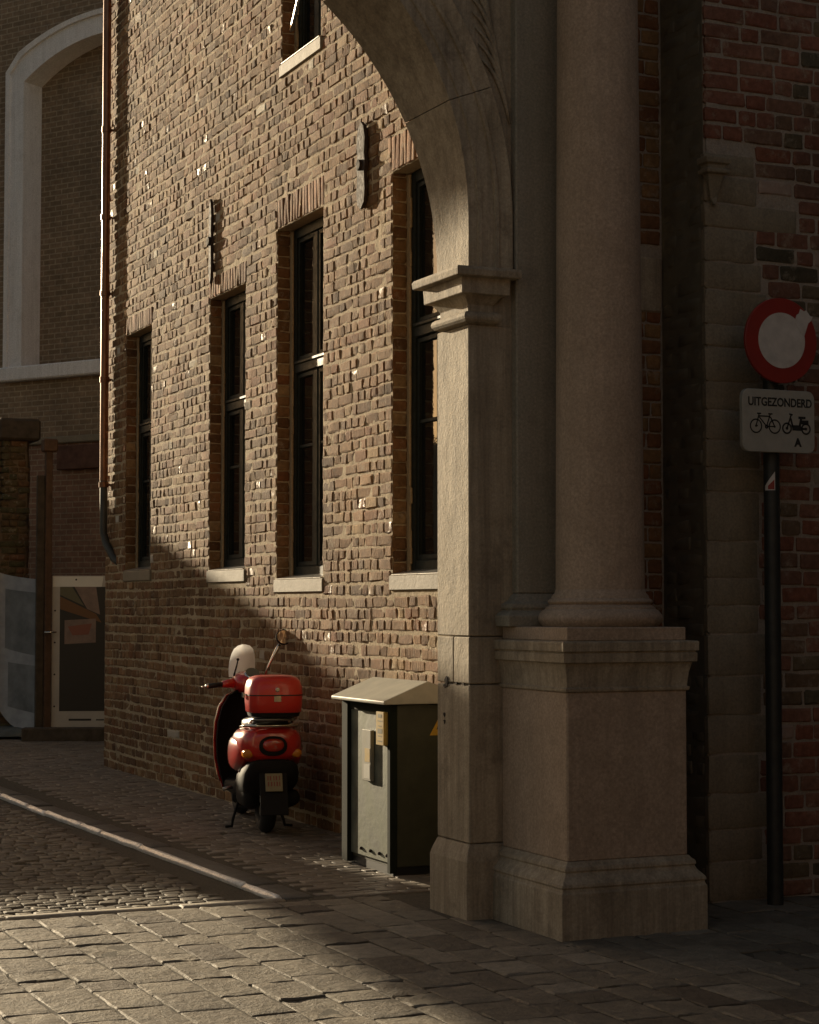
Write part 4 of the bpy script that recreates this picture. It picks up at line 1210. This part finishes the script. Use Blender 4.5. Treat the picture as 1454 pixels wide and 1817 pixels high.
# mirror on the right, its head caught by the sun
m_ = MB(); m_.tube([H(0.13, 0.0, 1.11), H(0.15, -0.01, 1.18), H(0.22, -0.03, 1.32), H(0.238, -0.035, 1.355)], [0.008, 0.009, 0.017, 0.014], 10); L(m_, 'mirror_stem', 'chrome', smooth=True)
nm_ = Vector((0.10, -0.93, 0.30)).normalized()
mc = Vector(H(0.265, -0.045, 1.41))
m_ = MB(); m_.disc(mc, nm_, 0.062, 0.022, 28, 0.008); mo_ = L(m_, 'mirror_head', 'dark_plastic', smooth=True, angle=40)
m_ = MB(); m_.disc(mc + nm_ * 0.0122, nm_, 0.054, 0.002, 28); L(m_, 'mirror_glass', plain('mirror_glass', (0.9, 0.88, 0.84), 0.03, 1.0), mo_)
m_ = MB(); m_.tube([H(-0.12, 0.01, 1.11), H(-0.10, 0.0, 1.19), H(-0.09, 0.0, 1.235)], [0.007, 0.006, 0.005], 8); m_.sphere(H(-0.09, 0, 1.24), 0.012, 8, 6); L(m_, 'screen_bracket', 'dark_plastic', smooth=True)
# flyscreen
rs = []
for z, y, w in [(1.10, 0.16, 0.105), (1.16, 0.165, 0.107), (1.22, 0.15, 0.105), (1.28, 0.13, 0.094), (1.32, 0.115, 0.078), (1.345, 0.105, 0.05), (1.355, 0.10, 0.015)]:
    f_, b_ = [], []
    for i in range(11):
        t = -1 + 2 * i / 10
        f_.append(H(-0.03 + w * t, y - 0.06 * t * t, z))
    rs.append(f_)
m_ = MB(); m_.rings(rs, cap=False, closed=False); L(m_, 'flyscreen', 'flyscreen', smooth=True, angle=50)
# rack and top case
m_ = MB()
for s in (-1, 1):
    m_.tube([(s * 0.13, -0.05, 0.77), (s * 0.15, -0.20, 0.80), (s * 0.15, -0.34, 0.845), (s * 0.12, -0.47, 0.85)], 0.011, 8)
m_.tube([(-0.15, -0.32, 0.845), (0.15, -0.32, 0.845)], 0.011, 8); m_.tube([(-0.12, -0.47, 0.85), (0.12, -0.47, 0.85)], 0.011, 8)
L(m_, 'rack', 'steel', smooth=True)
m_ = MB(); m_.tube([(-0.16, 0.1, 0.74), (-0.20, -0.12, 0.78), (-0.185, -0.30, 0.80), (-0.10, -0.36, 0.80), (0.10, -0.36, 0.80), (0.185, -0.30, 0.80), (0.20, -0.12, 0.78), (0.16, 0.1, 0.74)], 0.013, 10); L(m_, 'grab_rail', 'chrome', smooth=True)
def case_rings(levels):
    return [[(x * 0.92, -0.36 + y, z) for x, y in sup(0, 0, a, b, 36, 3.6)] for z, a, b in levels]
m_ = MB(); m_.rings(case_rings([(0.868, 0.17, 0.15), (0.872, 0.19, 0.17), (0.90, 0.20, 0.178)])); cs_ = L(m_, 'top_case_base', 'dark_plastic', smooth=True, angle=50)
m_ = MB(); m_.rings(case_rings([(0.90, 0.203, 0.18), (0.905, 0.208, 0.186), (0.97, 0.215, 0.194), (1.022, 0.217, 0.196)])); tc = L(m_, 'top_case', 'case_red', smooth=True, angle=50)
m_ = MB(); m_.rings(case_rings([(1.026, 0.217, 0.196), (1.08, 0.213, 0.191), (1.12, 0.200, 0.176), (1.145, 0.178, 0.152), (1.158, 0.14, 0.112), (1.162, 0.07, 0.05)])); lid_ = L(m_, 'top_case_lid', 'case_red', tc, smooth=True, angle=60)
m_ = MB(); m_.rings(case_rings([(1.020, 0.2185, 0.1975), (1.028, 0.2185, 0.1975)])); L(m_, 'case_seam', 'black', tc, smooth=True, angle=50)
m_ = MB(); m_.disc((0, -0.555, 1.065), (0, -1, 0), 0.016, 0.012, 18, 0.003); m_.obox((0, -0.557, 1.0), (1, 0, 0), (0, 1, 0), (0, 0, 1), 0.025, 0.006, 0.02); L(m_, 'case_lock', 'chrome', tc, smooth=True, angle=40)
m_ = MB(); m_.obox((-0.216, -0.36, 1.02), (1, 0, 0), (0, 1, 0), (0, 0, 1), 0.008, 0.03, 0.018); L(m_, 'case_latch', 'chrome', tc, bevel=0.003)
# engine, exhaust, stand
m_ = MB(); m_.rings([[(x, y, z) for x, z in sup(-0.10, 0.27, a, b, 16, 2.6)] for y, a, b in [(-0.06, 0.05, 0.07), (0.0, 0.07, 0.10), (0.3, 0.08, 0.10), (0.42, 0.06, 0.08)]]); L(m_, 'engine_case', 'dark_plastic', smooth=True)
m_ = MB(); m_.tube([(0.15, 0.34, 0.2), (0.16, 0.22, 0.20), (0.165, 0.15, 0.21), (0.165, -0.18, 0.27), (0.165, -0.21, 0.275)], [0.02, 0.03, 0.058, 0.06, 0.04], 18); L(m_, 'exhaust', 'dark_plastic', smooth=True)
m_ = MB(); m_.tube([(-0.13, 0.45, 0.22), (-0.19, 0.38, 0.06), (-0.20, 0.36, 0.012), (-0.25, 0.33, 0.012)], 0.011, 8)
m_.tube([(0.13, 0.45, 0.22), (0.19, 0.38, 0.06), (0.20, 0.36, 0.012), (0.25, 0.33, 0.012)], 0.011, 8); m_.tube([(-0.16, 0.42, 0.14), (0.16, 0.42, 0.14)], 0.011, 8); L(m_, 'centre_stand', 'dark_plastic', smooth=True)
m_ = MB(); m_.tube([(-0.20, 0.36, 0.30), (-0.27, 0.34, 0.29)], 0.014, 8); L(m_, 'foot_peg', 'steel', smooth=True)

# =================================================================== FAR END OF THE STREET
FA = np.array((6.6, 25.5, 0.0)); FD = np.array((-0.5459, 0.8378, 0.0)); FN = np.array((-0.8378, -0.5459, 0.0))
def fp(u, z, n=0.0):
    return tuple(FA + FD * u + FN * n + np.array((0, 0, z)))
fb = thing('brick_facade', fp(2, 0), 'shaded brown brick facade with a tall white framed blind arch, end of the street', 'building')
uc, hw, zs, rise, zbot = -0.42, 1.53, 9.0, 0.46, 4.97
Rr = (hw * hw + rise * rise) / (2 * rise); zc0 = zs + rise - Rr
def arch_z(u, dr=0.0):
    k = (Rr + dr) ** 2 - (u - uc) ** 2
    return zc0 + math.sqrt(max(k, 0))
us = [uc - hw + 2 * hw * i / 20 for i in range(21)]
fm = MB()
def quadf(u0, u1, z0, z1, n=0.0):
    fm.add([fp(u0, z0, n), fp(u1, z0, n), fp(u1, z1, n), fp(u0, z1, n)], [(3, 2, 1, 0)])
quadf(-5.5, uc - hw, 3.92, 12.5); quadf(uc + hw, 3.0, 3.92, 12.5); quadf(uc - hw, uc + hw, 3.92, zbot)
for ua, ub in zip(us[:-1], us[1:]):
    fm.add([fp(ua, arch_z(ua)), fp(ub, arch_z(ub)), fp(ub, 12.5), fp(ua, 12.5)], [(3, 2, 1, 0)])
    fm.add([fp(ua, zbot, -0.32), fp(ub, zbot, -0.32), fp(ub, arch_z(ub), -0.32), fp(ua, arch_z(ua), -0.32)], [(3, 2, 1, 0)])
fm.add([fp(-5.5, 12.5), fp(3.0, 12.5), fp(3.0, 12.5, -9), fp(-5.5, 12.5, -9)], [(0, 1, 2, 3)])
fm.add([fp(3.0, -.1), fp(3.0, 12.5), fp(3.0, 12.5, -9), fp(3.0, -.1, -9)], [(0, 1, 2, 3)])
fm.add([fp(-5.5, -.1, -9), fp(3.0, -.1, -9), fp(3.0, 12.5, -9), fp(-5.5, 12.5, -9)], [(0, 1, 2, 3)])
fm.build('wall', 'far_brick', fb, uvplane=(FD, (0, 0, 1)))
fm = MB(); quadf(-5.5, 3.0, -0.1, 3.92); fm.build('lower_wall', 'far_red', fb, uvplane=(FD, (0, 0, 1)))
# white frame: reveal + face band, its outer edge moulded
tm = MB()
path = [(uc + hw, zbot)] + [(u, arch_z(u)) for u in reversed(us)] + [(uc - hw, zbot)]
patho = [(uc + hw + 0.30, zbot)] + [(uc + (u - uc) * (Rr + 0.34) / Rr * 1.03, arch_z(uc + (u - uc), 0) + 0.32) for u in reversed(us)] + [(uc - hw - 0.30, zbot)]
patho[1] = (uc + hw + 0.30, zs + 0.16); patho[-2] = (uc - hw - 0.30, zs + 0.16)
pm_ = [(a[0] * 0.2 + b[0] * 0.8, a[1] * 0.2 + b[1] * 0.8) for a, b in zip(path, patho)]
rs = []
for p, q, m0 in zip(path, patho, pm_):
    rs.append([fp(p[0], p[1], -0.318), fp(p[0], p[1], 0.045), fp(m0[0], m0[1], 0.05), fp(m0[0], m0[1], 0.09), fp(q[0], q[1], 0.10), fp(q[0], q[1], -0.02)])
tm.rings(rs, cap=True); tm.build('arch_frame', 'trim_white', fb)
tm = MB(); tm.obox(fp(uc, zbot - 0.09, -0.05), FD, FN, (0, 0, 1), hw + 0.38, 0.2, 0.10); tm.build('arch_sill', 'trim_white', fb, bevel=0.02)
tm = MB(); tm.obox(fp(-1.25, 3.93, 0.0), FD, FN, (0, 0, 1), 4.24, 0.05, 0.05); tm.build('string_course', 'sill_stone', fb, bevel=0.015)
tm = MB(); tm.obox(fp(-0.75, 3.68, 0.03), FD, FN, (0, 0, 1), 1.15, 0.05, 0.165); tm.build('fascia_board', 'rust_wood', fb, bevel=0.01)
# worn brick pier in front of it
bp_ = thing('brick_pier', (5.47, 24.6, 0), 'crumbling mossy old brick pier with a flat stone top at the far left', 'pier')
m_ = MB()
rs = []
for i in range(28):
    z = -0.05 + 3.85 * i / 27
    j = lambda s: NR.normal(0, s)
    e = 0.10 * (1 if z < 2.9 else (0.02 + abs(z - 3.2) * 0.1))
    rs.append([(5.30 - e + j(0.012), 24.42 + j(0.008), z), (5.60 + j(0.006), 24.42 + j(0.006), z), (5.66 + j(0.008), 24.55, z), (5.66, 24.95, z), (5.30 - e + j(0.01), 24.95, z)])
m_.rings(rs); m_.build('pier_body', plain('mossy_brick', (0.13, 0.085, 0.045), 0.9, var=0.5, vscale=4, bump=0.02, bscale=12), bp_)
m_ = MB(); m_.box(5.22, 5.76, 24.34, 25.0, 3.78, 4.06); m_.build('cap_stone', 'wood', bp_, bevel=0.03)
bb_ = MB()
for i in range(44):
    z = 0.0 + i * 0.086
    x = 5.26 + R.uniform(-0.02, 0.03)
    while x < 5.58:
        w = R.choice([0.11, 0.21]); w = min(w, 5.64 - x)
        piece(bb_, (x + w / 2, 24.405, z + 0.043), (1, 0, 0), (0, 0, 1), (0, -1, 0), w - 0.012, 0.072, (R.random(), 0, 0), 0.03, 0.01, 0.006, 0.08, 4, 4)
        x += w
    piece(bb_, (5.22 + R.uniform(-0.015, 0.02), 24.68, z + 0.043), (0, -1, 0), (0, 0, 1), (-1, 0, 0), 0.45, 0.070, (R.random(), 0, 0), 0.05, 0.01, 0.006, 0.05, 4, 4)
tag(bb_.build('brickwork', 'mossy_bricks', bp_, smooth=True), kind='stuff')
# wooden post with bracket
wp = thing('wooden_post', (5.74, 23.85, 0), 'tall orange brown wooden post rising between the two poster boards', 'post')
m_ = MB(); m_.box(5.70, 5.785, 23.80, 23.89, -0.02, 3.62); m_.build('post', 'post_wood', wp, bevel=0.008)
m_ = MB(); m_.box(5.66, 5.84, 23.76, 23.93, 3.60, 3.76); m_.build('post_head', 'post_wood', wp, bevel=0.015)
m_ = MB(); m_.box(5.60, 5.70, 23.84, 23.9, -0.02, 3.3); m_.build('side_batten', 'wood', wp, bevel=0.008)
m_ = MB(); m_.tube([(5.69, 23.78, 1.33), (5.84, 23.76, 1.33)], 0.012, 8); m_.build('bolt', 'chrome', wp, smooth=True)
# poster board right of the post
pbr = thing('poster_board', (6.15, 23.7, 0), 'white framed poster board with a dark picture, between post and building corner', 'poster board', 'poster boards')
ax_ = np.array((0.945, -0.327, 0)); an_ = np.array((-0.327, -0.945, 0))
def bp3(u, z, n=0.0):
    return tuple(np.array((5.80, 23.85, 0)) + ax_ * u + an_ * n + np.array((0, 0, z)))
def panel(parent, u0, u1, z0, z1, n0, n1, name, mat, **k):
    c = bp3((u0 + u1) / 2, (z0 + z1) / 2, (n0 + n1) / 2)
    m_ = MB(); m_.obox(c, ax_, an_, (0, 0, 1), (u1 - u0) / 2, abs(n1 - n0) / 2, (z1 - z0) / 2)
    return m_.build(name, mat, parent, **k)
pb_ = panel(pbr, 0.0, 1.0, 0.09, 2.04, -0.03, 0.0, 'board', 'paper', bevel=0.006)
def printq(parent, pts, name, mat, n):
    m_ = MB(); m_.add([bp3(u, z, n) for u, z in pts], [tuple(range(len(pts)))]); return m_.build(name, mat, parent)
printq(pb_, [(0.10, 0.34), (0.86, 0.34), (0.86, 1.9), (0.10, 1.9)], 'picture', 'poster_dark', 0.0015)
printq(pb_, [(0.10, 1.90), (0.25, 1.90), (0.40, 1.66), (0.10, 1.80)], 'picture', 'poster_olive', 0.003)
printq(pb_, [(0.10, 1.78), (0.55, 1.56), (0.62, 1.45), (0.10, 1.62)], 'picture', 'poster_orange', 0.003)
printq(pb_, [(0.28, 1.90), (0.55, 1.90), (0.60, 1.55), (0.44, 1.62)], 'picture', 'poster_pink', 0.003)
printq(pb_, [(0.16, 1.48), (0.55, 1.50), (0.55, 1.20), (0.16, 1.18)], 'picture', 'poster_pink', 0.0045)
printq(pb_, [(0.20, 1.40), (0.50, 1.44), (0.46, 1.30), (0.26, 1.29)], 'picture', 'poster_red', 0.006)
printq(pb_, [(0.22, 0.22), (0.50, 0.22), (0.50, 0.245), (0.22, 0.245)], 'caption', 'poster_dark', 0.0015)
printq(pb_, [(0.56, 0.222), (0.66, 0.222), (0.66, 0.238), (0.56, 0.238)], 'caption', 'poster_dark', 0.0015)
printq(pb_, [(0.01, 1.90), (0.62, 1.90), (0.64, 2.03), (0.01, 2.03)], 'painted_sun_patch', 'sun_patch_white', 0.001)  # sunlight on the board's top, painted as a paler patch
for u, z in ((0.3, 1.99), (0.04, 1.6), (0.04, 1.2), (0.04, 0.8), (0.04, 0.4)):
    m_ = MB(); m_.disc(bp3(u, z, 0.002), an_, 0.012, 0.006, 10); m_.build('screw', 'iron', pb_)
# bowed grey blue board left of the post
pbl = thing('poster_board', (5.3, 24.1, 0), 'bowed grey blue poster board with pale lower notice, left of the post', 'poster board', 'poster boards')
rs = []
cols = 9
def lbp(k, z, n=0.0):
    u = k
    x = 5.68 - 0.46 * u - 0.05 * math.sin(math.pi * u); y = 23.86 + 0.40 * u + 0.16 * math.sin(math.pi * u * 0.9)
    return (x + n * -0.65, y + n * -0.76, z)
f_, g_ = [], []
m_ = MB()
rs = []
for i in range(cols + 1):
    k = i / cols
    zt_ = 1.985 + 0.10 * k; zb_ = 0.04 + 0.16 * k + 0.38 * max(0, k - 0.35) ** 1.4
    rs.append([lbp(k, zb_, 0), lbp(k, zt_, 0), lbp(k, zt_, -0.02), lbp(k, zb_, -0.02)])
m_.rings(rs); lb_ = m_.build('board', 'poster_pale', pbl, smooth=True, angle=40)
def lpatch(name, mat, k0, k1, z0, z1, n):
    m_ = MB(); b, t = [], []
    for i in range(6):
        k = k0 + (k1 - k0) * i / 5
        b.append(lbp(k, z0 + 0.15 * k, n)); t.append(lbp(k, z1 + 0.08 * k, n))
    m_.add(b + t, [(i, i + 1, 7 + i, 6 + i) for i in range(5)]); m_.build(name, mat, lb_)
lpatch('picture', 'poster_blue', 0.06, 0.72, 1.02, 1.82, 0.003)
lpatch('picture', 'poster_blue', 0.06, 0.62, 0.30, 0.90, 0.003)
# timber and sheet lying at the foot of the boards
tb = thing('timber_beam', (5.9, 23.4, 0), 'dark timber beam lying on the ground below the poster boards', 'timber')
m_ = MB(); m_.obox((5.96, 23.35, 0.075), (0.93, -0.36, 0), (0.36, 0.93, 0), (0, 0, 1), 0.62, 0.12, 0.085); m_.build('beam', 'wood', tb, bevel=0.012)
m_ = MB(); m_.obox((6.03, 23.58, 0.06), (0.93, -0.36, 0), (0.36, 0.93, 0), (0, 0, 1), 0.60, 0.07, 0.06); m_.build('batten', 'wood', tb, bevel=0.012)
gs = thing('folded_sheet', (5.1, 24.3, 0), 'grey folded sheet lying on the cobbles at the far left edge', 'sheet')
m_ = MB()
rs = []
for i in range(6):
    k = i / 5
    rs.append([(5.62 - 0.9 * k, 23.75 + 0.3 * k + 0.02 * math.sin(9 * k), 0.03), (5.66 - 0.9 * k, 24.3 + 0.3 * k, 0.03), (5.66 - 0.9 * k, 24.3 + 0.3 * k, 0.13 + 0.02 * math.sin(7 * k)), (5.62 - 0.9 * k, 23.80 + 0.3 * k, 0.09 + 0.02 * math.sin(5 * k))])
m_.rings(rs); m_.build('sheet', 'tarp', gs, bevel=0.01)

# =================================================================== OUTSIDE THE FRAME: ADDED BLOCKERS THAT SHADE THE STREET, AND A TREE
def shade_house(name, loc, label, boxes, roofs=(), mat='render'):
    t = thing(name, loc, label, 'house')
    m_ = MB()
    for b in boxes: m_.box(*b)
    m_.build('walls', mat, t)
    for pts, ya, yb in roofs:
        m_ = MB(); m_.rings([[(x, ya, z) for x, z in pts], [(x, yb, z) for x, z in pts]]); m_.build('roof', 'rooftile', t)
    return t
YS = 36.0
KQ, MQ = 0.19 * (YS - 9.2), 0.2 * (YS - 9.2)
def hx(q): return q - KQ
def hz(r): return r + MQ
# made-up house, cornice flared to shape the shadow edge on the paving
h1 = thing('corniced_blocker', (hx(4.2), YS + 3, 0), 'unseen house shape with flaring cornice, added to shade gate foot and paving', 'house')
SK = 0.19 * 1.5   # the right flank runs back along the sun's direction
def h1ring(o, r):
    return [(hx(3.74) - o, YS - o, hz(r)), (hx(4.88), YS - o, hz(r)), (hx(4.88) - SK, YS + 1.5, hz(r)), (hx(3.74) - o, YS + 1.5, hz(r))]
m_ = MB(); m_.rings([[(x, y, 0.0) for x, y, z in h1ring(0, 0)], h1ring(0, 0.0)]); m_.build('walls', 'render', h1)
m_ = MB()
rs = [h1ring(o, z) for z, o in ((0.001, 0.02), (0.2, 0.42), (0.45, 0.82), (0.62, 1.0), (1.04, 1.0))]
m_.rings(rs); m_.build('cornice', 'render', h1)
t_ = thing('terrace_blocker', (hx(6.5), YS + 3, 0), 'unseen terrace shape with slanting roof line, added to shade the lower brick wall', 'house')  # made-up terrace, roof line shaped for the shadow on the brick wall
m_ = MB(); m_.box(hx(5.6), hx(8.2), YS, YS + 7, 0, hz(-0.3)); m_.build('walls', 'render', t_)
pr_ = [(5.6, -0.3), (8.2, -0.3), (8.2, 0.74), (7.4, 0.68), (6.4, 0.52), (6.0, 0.34), (5.6, 0.14)]
m_ = MB(); m_.rings([[(hx(q), yy, hz(r)) for q, r in pr_] for yy in (YS - 0.1, YS + 7)]); m_.build('roof', 'rooftile', t_)
shade_house('gap_blocker', (hx(5.2), YS + 1, 0), 'unseen low wall added in the gap to shade the pavement past the cabinet', [(hx(4.88), hx(5.62), YS + 0.2, YS + 0.6, 0, hz(-0.43))])  # added wall, keeps sun off the pavement past the cabinet
shade_house('road_blocker', (hx(0), YS + 3, 0), 'unseen low block added to shade the road beyond the gate', [(hx(-30), hx(3.74) - 0.01, YS + 1, YS + 5, 0, hz(-0.14))])  # added block, keeps the road beyond the gate in shade
shade_house('end_blocker', (hx(10), YS + 3, 0), 'unseen low block added to shade the far end of the street', [(hx(8.21), hx(14), YS + 1, YS + 5, 0, hz(-1.0))])  # added block, shades the far end of the street
# houses added behind the camera to cut the sky light
hb = shade_house('sky_blocker', (0, -12, 0), 'unseen dark brick houses added behind the viewer to cut sky light', [(-16, 22, -18, -9, -0.05, 9.5)], [([(-16.4, 9.5), (22.4, 9.5), (22.4, 9.7), (-16.4, 9.7)], -18.4, -8.6)], 'blocker_dark_brick')
shade_house('side_sky_blocker', (12, 0, 0), 'unseen dark brick block added on the right to cut sky light', [(9.5, 14, -9, 9.0, -0.05, 9.5)], (), 'blocker_dark_brick')  # added on the right, also to hold back sky light
# street tree whose crown shades the top of the arch
tr_ = thing('street_tree', (1.7, 26.0, 0), 'leafy street tree with a spreading crown left of the street', 'tree')
m_ = MB(); m_.tube([(1.70, 26, -0.05), (1.70, 26, 3.2), (1.70, 26.0, 6.6), (0.7, 26, 8.4), (-0.2, 26, 9.6)], [0.12, 0.10, 0.085, 0.08, 0.05], 12)
for k in range(9):
    a = k * 2.4
    m_.tube([(0.7, 26.0, 8.4), (0.2 + 0.7 * math.cos(a), 26 + 0.7 * math.sin(a), 9.0), (-0.2 + 1.8 * math.cos(a), 26 + 1.3 * math.sin(a), 9.0 + 0.2 * k)], [0.07, 0.05, 0.015], 7)
m_.build('trunk', 'bark', tr_, smooth=True)
lf = MB()
n = 0
while n < 5200:
    u = NR.normal(0, 1, 3); u /= np.linalg.norm(u)
    r_ = NR.uniform(0.2, 1.0) ** 0.4
    c = np.array((0.0, 26.0, 9.25)) + u * r_ * np.array((2.3, 1.8, 2.3))
    a = NR.normal(0, 1, 3); a /= np.linalg.norm(a)
    b = np.cross(a, NR.normal(0, 1, 3)); b /= np.linalg.norm(b)
    s_ = NR.uniform(0.10, 0.19)
    lf.add([c - a * s_, c + b * s_ * 0.5, c + a * s_, c - b * s_ * 0.5], [(0, 1, 2, 3)])
    n += 1
lf.build('crown', 'leaf', tr_)
